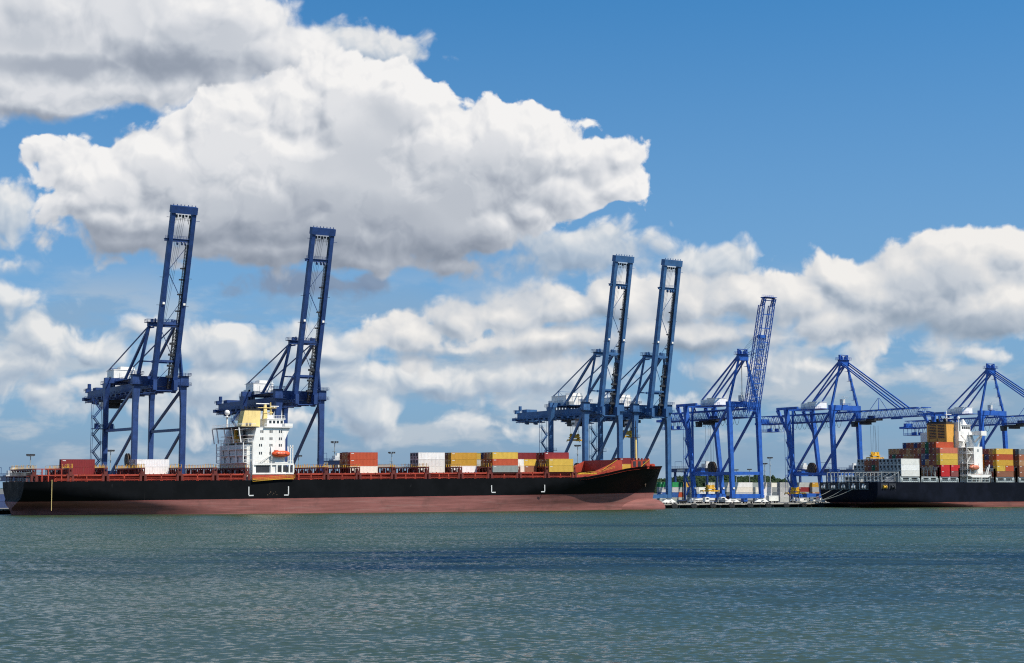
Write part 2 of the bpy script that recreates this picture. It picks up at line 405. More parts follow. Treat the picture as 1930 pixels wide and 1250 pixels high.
def hull_paint(name, top, bottom, line, red2):
    """topside colour above the boot line, antifouling below: scuffs, rubbed streaks, rust runs, a wet foot"""
    m, nt, p = material(name)
    tc = nt.node('ShaderNodeTexCoord').outputs['Object']
    sep = nt.node('ShaderNodeSeparateXYZ'); nt._in(sep.inputs[0], tc); z = sep.outputs[2]
    wob = nt.m('MULTIPLY_ADD', nt.noise(nt.v('MULTIPLY', tc, (.25, .25, .6)), 1, 4, .6, dims='3D'), .16, -.08)
    n1 = nt.noise(tc, .12, 6, .62, dims='3D')
    hor = nt.noise(nt.v('MULTIPLY', tc, (.06, .06, 1.1)), 1, 6, .65, dims='3D')
    ver = nt.noise(nt.v('MULTIPLY', tc, (.9, .9, .07)), 1, 5, .6, dims='3D')
    blk = nt.mix(nt.rng(n1, .38, .66), top, mul(top, 1.9))
    blk = nt.mix(nt.m('MULTIPLY', nt.rng(ver, .62, .78), .22), blk, (.035, .033, .031))
    blk = nt.mix(nt.m('MULTIPLY', nt.rng(hor, .64, .76), .16), blk, (.05, .05, .052))
    rd = nt.mix(nt.rng(hor, .36, .66), bottom, red2)
    rd = nt.mix(nt.m('MULTIPLY', nt.rng(n1, .52, .70), .55), rd, mul(bottom, .45))
    rd = nt.mix(nt.m('MULTIPLY', nt.rng(ver, .60, .76), .4), rd, mul(red2, 1.25))
    sc2 = nt.noise(nt.v('MULTIPLY', tc, (.035, .035, .9)), 1, 7, .7, dims='3D')
    rd = nt.mix(nt.m('MULTIPLY', nt.rng(sc2, .54, .66), .6), rd, mul(bottom, .42))
    rd = nt.mix(nt.m('MULTIPLY', nt.rng(sc2, .44, .36), .35), rd, (.30, .17, .15))
    foot = nt.rng(nt.m('ADD', z, nt.m('MULTIPLY', wob, 4)), line - 4.4, line - 3.2, .55, 0.0)
    scum = nt.m('MULTIPLY', nt.rng(nt.m('ADD', z, nt.m('MULTIPLY', hor, 1.2)), line + .15, line + .75, .5, 0.0), .5)
    rd = nt.mix(scum, rd, (.26, .20, .17))
    blk = nt.mix(nt.m('MULTIPLY', nt.rng(nt.noise(nt.v('MULTIPLY', tc, (.5, .5, .16)), 1, 6, .7, dims='3D'), .66, .74), .5), blk, (.045, .048, .05))
    col = nt.mix(nt.m('GREATER_THAN', nt.m('ADD', z, wob), line), rd, blk)
    nt._in(p.inputs['Base Color'], col)
    nt._in(p.inputs['Roughness'], nt.rng(n1, .3, .7, .55, .75)); p.inputs['Specular IOR Level'].default_value = .10
    # plate seams as slight dents
    b = nt.node('ShaderNodeBump'); b.inputs['Strength'].default_value = .25; b.inputs['Distance'].default_value = .12
    nt._in(b.inputs['Height'], nt.noise(nt.v('MULTIPLY', tc, (.3, .3, .35)), 1, 2, .5, dims='3D'))
    nt._in(p.inputs['Normal'], b.outputs[0])
    return m
M['hull_a'] = hull_paint('black_hull_over_red', (.0022, .0026, .0034), (.19, .046, .042), 4.75, (.29, .088, .080))
M['hull_b'] = hull_paint('dark_blue_hull_over_red', (.0030, .0042, .0088), (.16, .030, .022), 2.6, (.24, .055, .042))

def container_paint():
    """one paint for every box; the colour is the object's own"""
    m, nt, p = material('container_paint')
    oi = nt.node('ShaderNodeObjectInfo'); c = oi.outputs['Color']
    tc = nt.node('ShaderNodeTexCoord').outputs['Object']
    off = nt.m('MULTIPLY', oi.outputs['Random'], 90)
    q = nt.v('ADD', tc, nt.comb(off, off, 0))
    n = nt.noise(q, .6, 5, .6, dims='3D')
    col = nt.mix(nt.m('MULTIPLY', nt.rng(n, .45, .75), .35), c, nt.v('MULTIPLY', c, (.62, .62, .62)))
    st = nt.noise(nt.v('MULTIPLY', q, (2.2, 2.2, .2)), 1, 4, .6, dims='3D')
    col = nt.mix(nt.m('MULTIPLY', nt.rng(st, .60, .74), .45), col, (.12, .07, .045))
    nt._in(p.inputs['Base Color'], col); p.inputs['Roughness'].default_value = .55
    p.inputs['Specular IOR Level'].default_value = .35
    return m
M['box'] = container_paint()

def water_mat():
    """wind-roughened estuary: slopes of short steep waves, silty calmer lanes and dark blue ones with steeper waves"""
    m, nt, p = material('estuary_water')
    g = nt.node('ShaderNodeNewGeometry').outputs['Position']
    rel = nt.v('SUBTRACT', g, (0, -583.2, 0))
    a = nt.v('DOT_PRODUCT', rel, (math.sin(R(31)), math.cos(R(31)), 0))      # metres out from the near shore
    b = nt.v('DOT_PRODUCT', rel, (math.cos(R(31)), -math.sin(R(31)), 0))     # metres along it
    ab = nt.comb(b, a, 0)
    wv = nt.v('SUBTRACT', nt.noise(nt.v('MULTIPLY', ab, (.012, .022, 0)), 1, 4, .55, color=True), (.5, .5, .5))
    abw = nt.v('MULTIPLY_ADD', wv, (70, 70, 0), ab)
    dark_lane = None
    for (cb, ca, rb, ra_, am) in ((14, 226, 62, 66, 1.0), (72, 212, 80, 58, .75), (80, 405, 110, 24, .75), (-50, 200, 44, 36, .40), (48, 158, 60, 34, .42)):
        q = nt.v('LENGTH', nt.v('MULTIPLY_ADD', abw, (1 / rb, 1 / ra_, 0), (-cb / rb, -ca / ra_, 0)))
        e = nt.rng(q, .15, 1.30, am, 0.0); dark_lane = e if dark_lane is None else nt.m('MAXIMUM', dark_lane, e)
    brk = nt.noise(nt.v('MULTIPLY', ab, (.03, .10, 0)), 1, 5, .6)
    dark_lane = nt.m('MULTIPLY', dark_lane, nt.rng(brk, .32, .64, .40, 1.0))
    near = nt.rng(a, 120, 260, 1.0, 0.0)
    silt = nt.mix(near, WATER_FAR, WATER_NEAR)
    cl = nt.noise(nt.v('MULTIPLY', ab, (.02, .05, 0)), 1, 4, .55)
    silt = nt.mix(nt.rng(cl, .38, .62, 0, .6), silt, nt.v('MULTIPLY', silt, (.75, .85, .9)))
    nt._in(p.inputs['Base Color'], nt.mix(nt.m('MULTIPLY', dark_lane, .95), silt, WATER_DARK))  # base colour turns dark blue inside these lanes
    p.inputs['Roughness'].default_value = .16; p.inputs['IOR'].default_value = 1.333
    sw = nt.v('MULTIPLY_ADD', nt.v('SUBTRACT', nt.noise(ab, .22, 2, .5, color=True), (.5, .5, .5)), (1.6, 1.6, 0), ab)
    n0 = nt.v('SUBTRACT', nt.noise(nt.v('MULTIPLY', sw, (.16, .22, 0)), 1, 2, .5, color=True), (.5, .5, .5))
    n1 = nt.v('SUBTRACT', nt.noise(nt.v('MULTIPLY', sw, (1.05, 1.25, 0)), 1, 3, .58, color=True), (.5, .5, .5))
    n2 = nt.v('SUBTRACT', nt.noise(nt.v('MULTIPLY', sw, (2.0, 2.6, 0)), 1, 2, .5, color=True), (.5, .5, .5))
    grp = nt.rng(nt.noise(nt.v('MULTIPLY', ab, (.035, .07, 0)), 1, 3, .55), .3, .7, .55, 1.25)
    amp = nt.m('MULTIPLY', grp, nt.m('MULTIPLY_ADD', dark_lane, .35, 1.0))
    sl = nt.v('ADD', nt.v('MULTIPLY', n0, (.22, .30, 0)), nt.v('ADD', nt.v('MULTIPLY', n1, (.80, 1.12, 0)), nt.v('MULTIPLY', n2, (.34, .44, 0))))
    sl = nt.v('MULTIPLY', sl, nt.comb(amp, amp, 0))
    sp = nt.node('ShaderNodeSeparateXYZ'); nt._in(sp.inputs[0], sl)
    # waves run in towards the near shore, so their steep faces look that way
    la = nt.m('ADD', nt.m('MULTIPLY', sp.outputs[1], 1.0), nt.m('MULTIPLY_ADD', dark_lane, -.16, nt.rng(a, 110, 300, WAVE_LEAN, WAVE_LEAN - .06))); lb = sp.outputs[0]
    nx = nt.m('ADD', nt.m('MULTIPLY', la, math.sin(R(31))), nt.m('MULTIPLY', lb, math.cos(R(31))))
    ny = nt.m('SUBTRACT', nt.m('MULTIPLY', la, math.cos(R(31))), nt.m('MULTIPLY', lb, math.sin(R(31))))
    nt._in(p.inputs['Normal'], nt.v('NORMALIZE', nt.comb(nx, ny, 1.0)))
    return m
WAVE_LEAN = -.185
WATER_FAR = (.040, .062, .032); WATER_NEAR = (.046, .068, .048); WATER_DARK = (.000, .012, .040)
M['water'] = water_mat()

def ground_mat():
    m, nt, p = material('terminal_paving'); g = nt.node('ShaderNodeNewGeometry').outputs['Position']
    n = nt.noise(g, .05, 7, .62, dims='3D')
    nt._in(p.inputs['Base Color'], nt.mix(nt.rng(n, .35, .68), (.10, .098, .092), (.20, .19, .175)))
    p.inputs['Roughness'].default_value = .9; return m
M['ground'] = ground_mat()
def foliage_mat(name, a, b, sc):
    m, nt, p = material(name); g = nt.node('ShaderNodeNewGeometry').outputs['Position']
    n = nt.noise(g, sc, 6, .65, dims='3D')
    nt._in(p.inputs['Base Color'], nt.mix(nt.rng(n, .35, .65), a, b)); p.inputs['Roughness'].default_value = .8
    p.inputs['Specular IOR Level'].default_value = .15
    return m
M['wood'] = foliage_mat('woodland', (.010, .022, .010), (.028, .048, .018), .06)
# ================================================================ setting: water, quay, land
def structure(o): o['kind'] = 'structure'; return o
structure(MB().box(-9000, -3000, -6, 14000, 14000, 0).build('water', M['water']))
QZ = 2.0
q = MB()
q.box(-900, 0, 1.45, 1500, 60, QZ)                      # deck slab over open piles
structure(q.build('quay_deck', M['concrete']))
structure(MB().box(-900, 60, -3, 1500, 6000, QZ - .004).build('terminal_ground', M['ground']))
q = MB()
for i in range(-20, 120):
    x = 8.2 * i
    for y in (1.2, 8, 16): q.tube((x, y, -3), (x, y, 1.44), .45, n=8)
q.box(-900, 5, -3, 1500, 27, 1.44)
structure(q.build('quay_piles', M['dark']))
q = MB()
for i in range(0, 110): q.box(-400 + 14 * i, -.16, 1.62, -400 + 14 * i + 11.5, -.003, 1.98)
structure(q.build('quay_kerb', M['concrete']))

# a low wooded ridge far behind the terminal, its crowns standing up one by one
def ridge():
    rnd = random.Random(3)
    mb = MB(); n = 130; top = []
    px0, px1 = 1215, 1500
    for i in range(n + 1):
        t = i / n; px = px0 + (px1 - px0) * t
        prof = [(0, 900), (.1, 903), (.22, 897), (.38, 891), (.55, 896), (.66, 899), (.76, 896), (.86, 901), (.95, 907), (1, 917)]
        for (a, ya), (b, yb) in zip(prof, prof[1:]):
            if a <= t <= b: y = ya + (yb - ya) * (t - a) / (b - a); break
        D = 2000.0; x = (px - 965) / 2900 * D; h = 10 + (918 - y) / 2900 * D
        top.append((math.cos(R(31)) * x + math.sin(R(31)) * D, -math.sin(R(31)) * x + math.cos(R(31)) * D - 583.2, h))
    bk = [(x + 90, y + 160, QZ) for x, y, h in top]; fr = [(x - 40, y - 70, QZ) for x, y, h in top]
    vs = fr + [(x, y, h - 3.5) for x, y, h in top] + bk; m = n + 1
    fs = []
    for k in range(2):
        for i in range(n): fs.append((k * m + i, k * m + i + 1, (k + 1) * m + i + 1, (k + 1) * m + i))
    mb._add(vs, fs)
    structure(mb.build('hill', M['wood']))
    cr = MB()
    for i in range(1500):
        x, y, h = top[rnd.randrange(m)]
        t = rnd.random(); s = rnd.uniform(2.0, 4.6)
        c = (x - 40 * t + rnd.uniform(-3, 3), y - 70 * t + rnd.uniform(-8, 8), QZ + (h - 3.5 - QZ) * (1 - t) + s * .35)
        vs = []
        for a in range(6):
            for e in (-.6, .35): vs.append((c[0] + math.cos(a) * s * rnd.uniform(.6, 1.1) * (.9 + e * .2), c[1] + math.sin(a) * s * rnd.uniform(.6, 1.1), c[2] + e * s * rnd.uniform(.7, 1.1)))
        vs += [(c[0], c[1], c[2] + s * rnd.uniform(.8, 1.2))]
        fs = [(2 * a, 2 * ((a + 1) % 6), 2 * ((a + 1) % 6) + 1, 2 * a + 1) for a in range(6)] + [(2 * a + 1, 2 * ((a + 1) % 6) + 1, 12) for a in range(6)]
        cr._add(vs, fs)
    tag(cr.build('distant_wood', M['wood']), kind='stuff')
ridge()

def fender_proto():
    t = thing('quay_fender', 'black rubber tyre fender hung on the quay face', 'fender', (0, 0, 0), group='tyre fenders along the quay face')
    f = MB(); pr = [(.62, -.42), (1.0, -.36), (1.12, 0), (1.0, .36), (.62, .42)]
    for dx in (-.75, .75): f.lathe(pr, (dx, -.55, 1.05), 14, 'y')
    f.build('tyre', M['rubber'], t)
    MB().box(-1.7, -.12, -.2, 1.7, -.02, 2.0).build('fender_panel', M['dark'], t)
    return t
def dup(root, loc=None, rot=None, label=None, group=None):
    r = root.copy(); COL.objects.link(r)
    if loc is not None: r.location = loc
    if rot is not None: r.rotation_euler = rot
    if label: r['label'] = label
    if group: r['group'] = group
    for ch in list(root.children):
        c = ch.copy(); COL.objects.link(c); c.parent = r
        for g in list(ch.children):
            d = g.copy(); COL.objects.link(d); d.parent = c
    return r
fp = fender_proto(); fp.location = (427.5, 0, 0)
for i in range(1, 10): dup(fp, (427.5 + 11.4 * i, 0, 0))

# ================================================================ cranes
def zigzag_stairs(mb, x, y, z0, z1, w=2.6, flight=3.4, d=1.1):
    """open stair tower: flights to and fro, landings, posts, handrails"""
    n = int((z1 - z0) / flight); s = 1
    for i in range(n):
        za, zb = z0 + i * flight, z0 + (i + 1) * flight
        xa, xb = (x - w / 2, x + w / 2) if s > 0 else (x + w / 2, x - w / 2)
        yy = y - d / 2 if s > 0 else y + d / 2
        mb.beam((xa, yy, za), (xb, yy, zb), .95, .26)
        mb.tube((xa, yy - .45, za + 1), (xb, yy - .45, zb + 1), .09, n=4); mb.tube((xa, yy + .45, za + 1), (xb, yy + .45, zb + 1), .09, n=4)
        xe = xb + (.5 if s > 0 else -.5)
        mb.box(min(xb, xe) - .3, y - d, zb - .1, max(xb, xe) + .3, y + d, zb)
        mb.rail([(xe, y - d, zb), (xe, y + d, zb)], 1.1, 1.1, .055)
        s = -s
    for dx in (-w / 2 - .7, w / 2 + .7):
        for dy in (-d, d): mb.box(x + dx - .07, y + dy - .07, z0, x + dx + .07, y + dy + .07, z1)

def bogie(parent, x, y, m, mw):
    """equaliser beam with white wheel covers"""
    b = MB()
    b.hexa([(x - 3.0, y - .45, 3.55), (x + 3.0, y - .45, 3.55), (x + 3.0, y + .45, 3.55), (x - 3.0, y + .45, 3.55)],
           [(x - .9, y - .45, 4.7), (x + .9, y - .45, 4.7), (x + .9, y + .45, 4.7), (x - .9, y + .45, 4.7)])
    o = b.build('bogie', mw, parent)
    w = MB()
    for dx in (-2.3, 2.3):
        w.hexa([(x + dx - 1.9, y - .5, 2.75), (x + dx + 1.9, y - .5, 2.75), (x + dx + 1.9, y + .5, 2.75), (x + dx - 1.9, y + .5, 2.75)],
               [(x + dx - .6, y - .5, 3.6), (x + dx + .6, y - .5, 3.6), (x + dx + .6, y + .5, 3.6), (x + dx - .6, y + .5, 3.6)])
    w.build('wheel_cover', mw, o)
    w = MB()
    for dx in (-3.4, -1.3, 1.3, 3.4): w.lathe([(.2, -.3), (.42, -.28), (.42, .28), (.2, .3)], (x + dx, y, 2.42), 12, 'y')
    w.build('wheel', M['dark'], o)

def floodlight(mb, p, s=.35): mb.box(p[0] - s, p[1] - s * .6, p[2] - s, p[0] + s, p[1] + s * .6, p[2] + s)

def cable_reel(parent, x, y, z, r=3.0):
    c = MB().lathe([(.5, -.6), (r, -.55), (r, -.35), (r * .55, -.3), (r * .55, .3), (r, .35), (r, .55), (.5, .6)], (x, y, z), 28, 'x').build('cable_reel', M['brown'], parent)
    s = MB()
    for i in range(8):
        a = i * math.pi / 4; s.beam((x - .62, y, z), (x - .62, y + math.cos(a) * r * .97, z + math.sin(a) * r * .97), .1, .14)
    s.build('spoke_frame', M['dark'], c)

def crane_a(Xc, mat, beam_top, apex, tip_z, tip_y, YL, mh, back, label, cab_y, ktie, wide=False):
    """ship-to-shore crane with a raised twin-box boom. Local x about the crane's centre line, y landward, z up from the water."""
    t = thing('quay_crane', label, 'crane', (Xc, 0, 0), group='dark box boom cranes with raised booms')
    m = M[mat]; YW = 4.0; S = 9.6; bt = beam_top; bb = bt - 3.8
    gy0, gy1, gz0, gz1 = -3.0, back, bt - 5.6, bt - 1.6
    for sx in (-1, 1):
        l = MB(); x = sx * S
        l.box(x - 1.05, YW - .95, 6.4, x + 1.05, YW + .95, bb - 7)
        xi = x - sx * 1.7
        l.hexa([(min(x - sx * 1.05, x + sx * 1.05), YW - .95, bb - 7), (max(x - sx * 1.05, x + sx * 1.05), YW - .95, bb - 7), (max(x - sx * 1.05, x + sx * 1.05), YW + .95, bb - 7), (min(x - sx * 1.05, x + sx * 1.05), YW + .95, bb - 7)],
               [(min(xi, x + sx * 1.05), YW - .95, bb - .02), (max(xi, x + sx * 1.05), YW - .95, bb - .02), (max(xi, x + sx * 1.05), YW + .95, bb - .02), (min(xi, x + sx * 1.05), YW + .95, bb - .02)])
        l.build('leg', m, t)
        l = MB(); l.box(x - .95, YL - .9, 6.4, x + .95, YL + .9, bb - 3.5)
        l.hexa([(x - .95, YL - .9, bb - 3.48), (x + .95, YL - .9, bb - 3.48), (x + .95, YL + .9, bb - 3.48), (x - .95, YL + .9, bb - 3.48)],
               [(x - .95, YL - 2.6, bt - .6), (x + .95, YL - 2.6, bt - .6), (x + .95, YL + 2.6, bt - .6), (x - .95, YL + 2.6, bt - .6)])
        l.build('leg', m, t)
        # head of the waterside leg with its gallery
        h = MB(); h.box(x - 1.7, YW - 1.3, bb, x + 1.7, YW + 1.3, bt + .5); h.box(x - 2.6, YW - 2.2, bb + .5, x + 2.6, YW + 2.2, bb + .62)
        hd = h.build('leg_head', m, t)
        g = MB(); pts = [(x - 2.5, YW - 2.1, 0), (x + 2.5, YW - 2.1, 0), (x + 2.5, YW + 2.1, 0), (x - 2.5, YW + 2.1, 0), (x - 2.5, YW - 2.1, 0)]
        g.rail([(a, b, bb + .62) for a, b, c in pts], 1.1, 1.2, .06); g.build('handrail', m, hd)
        g = MB(); g.box(x - 2.4, YW - 2, bt + .501, x + 2.4, YW + 2, bt + .58); g.rail([(a, b, bt + .58) for a, b, c in pts], 1.1, 1.2, .06); g.build('handrail', m, hd)
        d = MB()
        if ktie:
            zt = bt - 20.5
            d.beam((x, YW + .9, zt), (x, YL - .85, zt + .3), 1.0, 1.1)
            d.beam((x, YW + 1.5, bb - .6), (x, YL - 1.2, zt + .8), .85, .95)
            d.beam((x, YW + 1.2, zt - .8), (x, YL - 1.2, 10.5), .85, .95)
        else:
            d.beam((x, YW + 1.3, bb - .6), (x, YL - 1.2, 12.0), .95, 1.05)
        d.build('brace', m, t)
        bo = MB(); bo.box(x - 1.15, YW - 1.0, 4.72, x + 1.15, YW + 1.0, 6.38); bo.build('leg_foot', m, t)
        for y in (YW, YL): bogie(t, x, y, m, M['white'])
    for y in (YW, YL):
        MB().box(-S + 1.2, y - .8, 4.75, S - 1.2, y + .8, 6.5).build('sill_beam', m, t)
    b = MB(); b.box(-S + 1.75, YW - 1.1, bb, S - 1.75, YW + 1.1, bt); b.build('portal_beam', m, t)
    b = MB(); b.box(-S - .9, YL - .85, bt - .55, S + .9, YL + .85, bt + 1.6)
    b.build('portal_beam', m, t)
    MB().box(-S + 1, YL - .6, 15.0, S - 1, YL + .6, 16.6).build('portal_tie', m, t)
    # trolley girder
    g = MB()
    for sx in (-1, 1):
        g.box(sx * 4.1 - .75, gy0, gz0, sx * 4.1 + .75, gy1, gz1)
        g.box(sx * 5.6 - .6, gy0, gz0 + .6, sx * 5.6 + .6, gy1, gz0 + .72)
    for k in range(7):
        y = YW + 4 + k * (gy1 - YW - 6) / 6; g.box(-3.34, y - .5, gz1 - 1.8, 3.34, y + .5, gz1 - .1)
    for k in range(12):
        y = gy0 + 1 + k * (gy1 - gy0 - 2) / 11; g.box(-4.9, y - .12, gz0 - .35, 4.9, y + .12, gz0 - .02)
    gd = g.build('trolley_girder', m, t)
    g = MB()
    for sx in (-1, 1): g.rail([(sx * 6.1, gy0, gz0 + .72), (sx * 6.1, gy1, gz0 + .72)], 1.1, 2.2, .06)
    for k in range(11):   # festoon boxes and lamps along the walkway
        y = YW + 3 + k * (gy1 - YW - 10) / 11; g.box(-6.3, y, gz0 - .3 - .2 * (k % 3), -5.3, y + 1.3 + .5 * (k % 2), gz0 + .55)
    g.rail([(-6.3, YW + 2, gz0 - 1.4), (-6.3, gy1 - 2, gz0 - 1.4)], 1.1, 2.6, .07)
    g.build('walkway_rail', m, gd)
    g = MB()
    for k in range(3): g.box(-4.9 , gy0 + 1.2 + k * 1.5, gz0 + 1.5, -4.855, gy0 + 2.2 + k * 1.5, gz0 + 2.0)
    g.build('marking', M['dullwhite'], gd)
    # platform and machinery at the back
    y0, y1, mz = mh
    yp = min(y0 - 1.5, YW + 18); p = MB(); p.box(-6.2, yp, bt + .02, 6.2, y1 + 4, bt + .3); p.rail([(-6.1, yp + .1, bt + .3), (-6.1, y1 + 3.9, bt + .3), (6.1, y1 + 3.9, bt + .3)], 1.1, 1.8, .06)
    for k in range(6):
        y = y0 + (y1 - y0) * k / 5; p.box(-4.6, y - .2, gz1 + .02, -3.9, y + .2, bt); p.box(3.9, y - .2, gz1 + .02, 4.6, y + .2, bt)
    p.build('machinery_platform', m, t)
    hs = MB(); hs.box(-4.6, y0, bt + .32, 4.6, y1, mz); hs.box(-4.8, y0 - .2, mz + .01, 4.8, y1 + .2, mz + .25)
    hs.box(-1.6, y0 + .6, mz + .27, 4.4, y0 + 5.5, mz + 1.5)
    ho = hs.build('machinery_house', M['white'], t)
    hv = MB()
    for k in range(4):
        y = y0 + 3 + k * (y1 - y0 - 7) / 3; hv.box(-4.68, y, bt + 1.0, -4.61, y + 1.4, bt + 2.9)
    hv.build('louvre', M['dullwhite'], ho)
    e = MB(); e.box(-4.4, y1 + 1.0, bt + .32, -1.5, y1 + 3.2, bt + 3.1); e.build('electrical_cabinet', M['white'], t)
    # counterweight end, trolley and cab at the back of the girder
    c = MB(); c.box(-6.0, gy1 - 9, gz0 - .9, 6.0, gy1 - .4, gz0 - .4); c.box(-3.0, gy1 - 6, gz1 + .05, 3.0, gy1 - 1.5, gz1 + 1.6)
    c.box(-6.6, gy1 - .38, gz0, 6.6, gy1 + 2.2, gz0 + 1.4); c.tube((-5, gy1 - 3, gz1 + 1), (-5, gy1 - 3, gz1 + 3.2), .8, n=8)
    c.rail([(-6, gy1 - 9, gz1 + .1), (-6, gy1 + 2, gz1 + .1), (6, gy1 + 2, gz1 + .1)], 1.1, 1.6, .06)
    c.box(-5.4, gy1 + .2, gz1 - .5, -3.2, gy1 + 1.8, gz1 + 1.4)
    for k in range(6): c.box(-5 + 1.7 * k, gy1 - 8.5 + (k % 3) * 2, gz0 - 1.8, -4.1 + 1.7 * k, gy1 - 7.2 + (k % 3) * 2, gz0 - .92)
    c.build('winch_platform', M['navy'] if mat == 'navy' else m, t)
    tr = MB(); tr.box(-4.2, cab_y - 4.5, gz0 - 1.6, 4.2, cab_y + 4.5, gz0 - .5)
    tr.box(-4.6, cab_y - 5, gz0 - 2.0, 4.6, cab_y - 4.6, gz0 - .6); tr.box(-3, cab_y - 2, gz0 - 4.0, 3, cab_y + 2, gz0 - 1.62)
    for k in (-3, 0, 3): tr.lathe([(.2, -.25), (.9, -.22), (.9, .22), (.2, .25)], (2.5, cab_y + k, gz0 - 2.2), 14, 'x')
    tr.rail([(-4.6, cab_y - 5, gz0 - 2.0), (-4.6, cab_y + 5, gz0 - 2.0)], 1.2, 1.2, .06)
    tr.build('trolley', M['dark'], t)
    cb = MB(); cy = cab_y - 3.6 if wide else cab_y - 8
    cb.hexa([(-5.9, cy - 1.3, gz0 - 4.4), (-3.5, cy - 1.3, gz0 - 4.4), (-3.5, cy + 1.3, gz0 - 4.4), (-5.9, cy + 1.3, gz0 - 4.4)],
            [(-6.1, cy - 1.6, gz0 - 1.7), (-3.5, cy - 1.6, gz0 - 1.7), (-3.5, cy + 1.6, gz0 - 1.7), (-6.1, cy + 1.6, gz0 - 1.7)])
    co = cb.build('operator_cab', M['white'], t)
    w = MB(); w.box(-6.12, cy - 1.1, gz0 - 3.6, -5.96, cy + 1.1, gz0 - 2.6); w.build('cab_window', M['glass'], co)
    # A-frame
    a = MB(); A = 5.6
    for sx in (-1, 1): a.beam((sx * (S - .9), YW, bt + .5), (sx * A, 1.2, apex - .6), 1.15, 1.05, .95, .9)
    a.box(-A - .7, .3, apex - 1.4, A + .7, 2.1, apex); a.box(-A - 1.6, -.5, apex + .02, A + 1.6, 2.9, apex + .18)
    a.box(-3.9, 2.2, bt + 5.2, 3.9, 3.0, bt + 6.2)
    a.beam((-7.6, 3.2, bt + 5.8), (-3.6, 2.6, bt + 5.7), .5); a.beam((7.6, 3.2, bt + 5.8), (3.6, 2.6, bt + 5.7), .5)
    for sx in (-1, 1):   # sheaves and lamp brackets on top
        a.lathe([(.2, -.2), (.9, -.18), (.9, .18), (.2, .2)], (sx * 3.4, 1, apex + .9), 14, 'x'); a.box(sx * 4.6 - .4, .5, apex + .2, sx * 4.6 + .4, 1.6, apex + 1.5)
    ao = a.build('a_frame', m, t)
    r_ = MB().rail([(-A - 1.5, -.4, apex + .18), (A + 1.5, -.4, apex + .18), (A + 1.5, 2.8, apex + .18), (-A - 1.5, 2.8, apex + .18), (-A - 1.5, -.4, apex + .18)], 1.1, 1.3, .06)
    r_.build('handrail', m, ao)
    for sx in (-1, 1):
        MB().beam((sx * 4.7, YL - (9 if wide else 4.5), bt + .35), (sx * 5.0, 2.6, apex - .8), .85, .95).build('back_leg', m, t)
        st = MB(); st.beam((sx * 4.4, y1 - 1.5, mz + .3), (sx * 4.8, 2.4, apex - .4), .38, .42)
        st.beam((sx * 4.4, y1 - 1.5, mz + .3), (sx * 4.4, y1 - 1.5, bt + .3), .3, .3)
        st.build('back_stay', m, t)
    fr = MB(); yy = y0 + (y1 - y0) * .55; k = (apex - mz) * (yy - 2.4) / (y1 - 3.9); zz = mz + .3 + (apex - mz) * (1 - (yy - 2.4) / (y1 - 3.9))
    for sx in (-1, 1):
        fr.beam((sx * 4.4, yy, bt + .3), (sx * 4.5, yy, zz), .22, .22); fr.tube((sx * 4.4, yy + 6, mz), (sx * 4.5, yy, zz), .1, n=4); fr.tube((sx * 4.4, yy - 4, mz), (sx * 4.5, yy, zz), .1, n=4)
    fr.beam((-4.5, yy, zz - .2), (4.5, yy, zz - .2), .2); fr.beam((-4.5, yy, zz - 2.2), (4.5, yy, zz - 2.2), .2)
    fr.build('stay_post', m, t)
    # boom, raised
    P0 = Vector((0, .6, bt - 6.2)); P1 = Vector((0, tip_y, tip_z)); ax = (P1 - P0); L = ax.length; ax.normalize()
    nrm = Vector((0, ax.z, -ax.y))            # pointing landward, square to the boom
    Bq = lambda f, x, o=0.0: tuple(P0 + ax * (L * f) + Vector((x, 0, 0)) + nrm * o)
    bm = MB()
    for sx in (-1, 1): bm.beam(Bq(0, sx * 4.1), Bq(.965, sx * 4.1), 1.75, 2.6, 1.6, 2.1, ref=(0, 1, 0))
    bo = bm.build('boom', m, t)
    cp = MB(); cp.beam(Bq(.9655, 0), Bq(1.004, 0), 10.2, 2.9, ref=(0, 1, 0))
    for i in range(7): cp.box(-4.4 + i * 1.45 - .12, P1.y - .9, P1.z + .25, -4.4 + i * 1.45 + .12, P1.y - .6, P1.z + .8)
    cp.box(-6.4, Bq(.94, 0)[1] - .08, Bq(.94, 0)[2], -4.8, Bq(.94, 0)[1] + .08, Bq(.94, 0)[2] + .14); cp.box(4.8, Bq(.93, 0)[1] - .08, Bq(.93, 0)[2], 6.8, Bq(.93, 0)[1] + .08, Bq(.93, 0)[2] + .14)
    cp.build('boom_head', m, bo)
    hg = MB()
    for i in range(5): hg.box(-2.6 + i * 1.3 - .35, Bq(.955, 0)[1] - .3, Bq(.955, 0)[2] - .9 + .3 * (i % 2), -2.6 + i * 1.3 + .35, Bq(.955, 0)[1] + .3, Bq(.955, 0)[2] + .2)
    hg.rail([Bq(.925, -2.9), Bq(.925, 2.9)], 1.1, .9, .06)
    for i in (-2.6, 2.4): hg.beam(Bq(.91, i), Bq(.955, i), .14)
    hg.build('hanging_gallery', M['dark'], bo)
    cr = MB(); zc = .82
    cr.beam(Bq(zc, -3.3), Bq(zc, 3.3), 1.0, .9); cr.box(-6.2, Bq(zc, 0)[1] - 1.0, Bq(zc, 0)[2] + .451, 4.0, Bq(zc, 0)[1] + 1.0, Bq(zc, 0)[2] + .62)
    cr.rail([(-6.1, Bq(zc, 0)[1] - .9, Bq(zc, 0)[2] + .62), (3.4, Bq(zc, 0)[1] - .9, Bq(zc, 0)[2] + .62)], 1.0, 1.2, .06)
    cr.box(-6.1, Bq(zc, 0)[1] - .6, Bq(zc, 0)[2] - .4, -4.95, Bq(zc, 0)[1] + .6, Bq(zc, 0)[2] + .45)
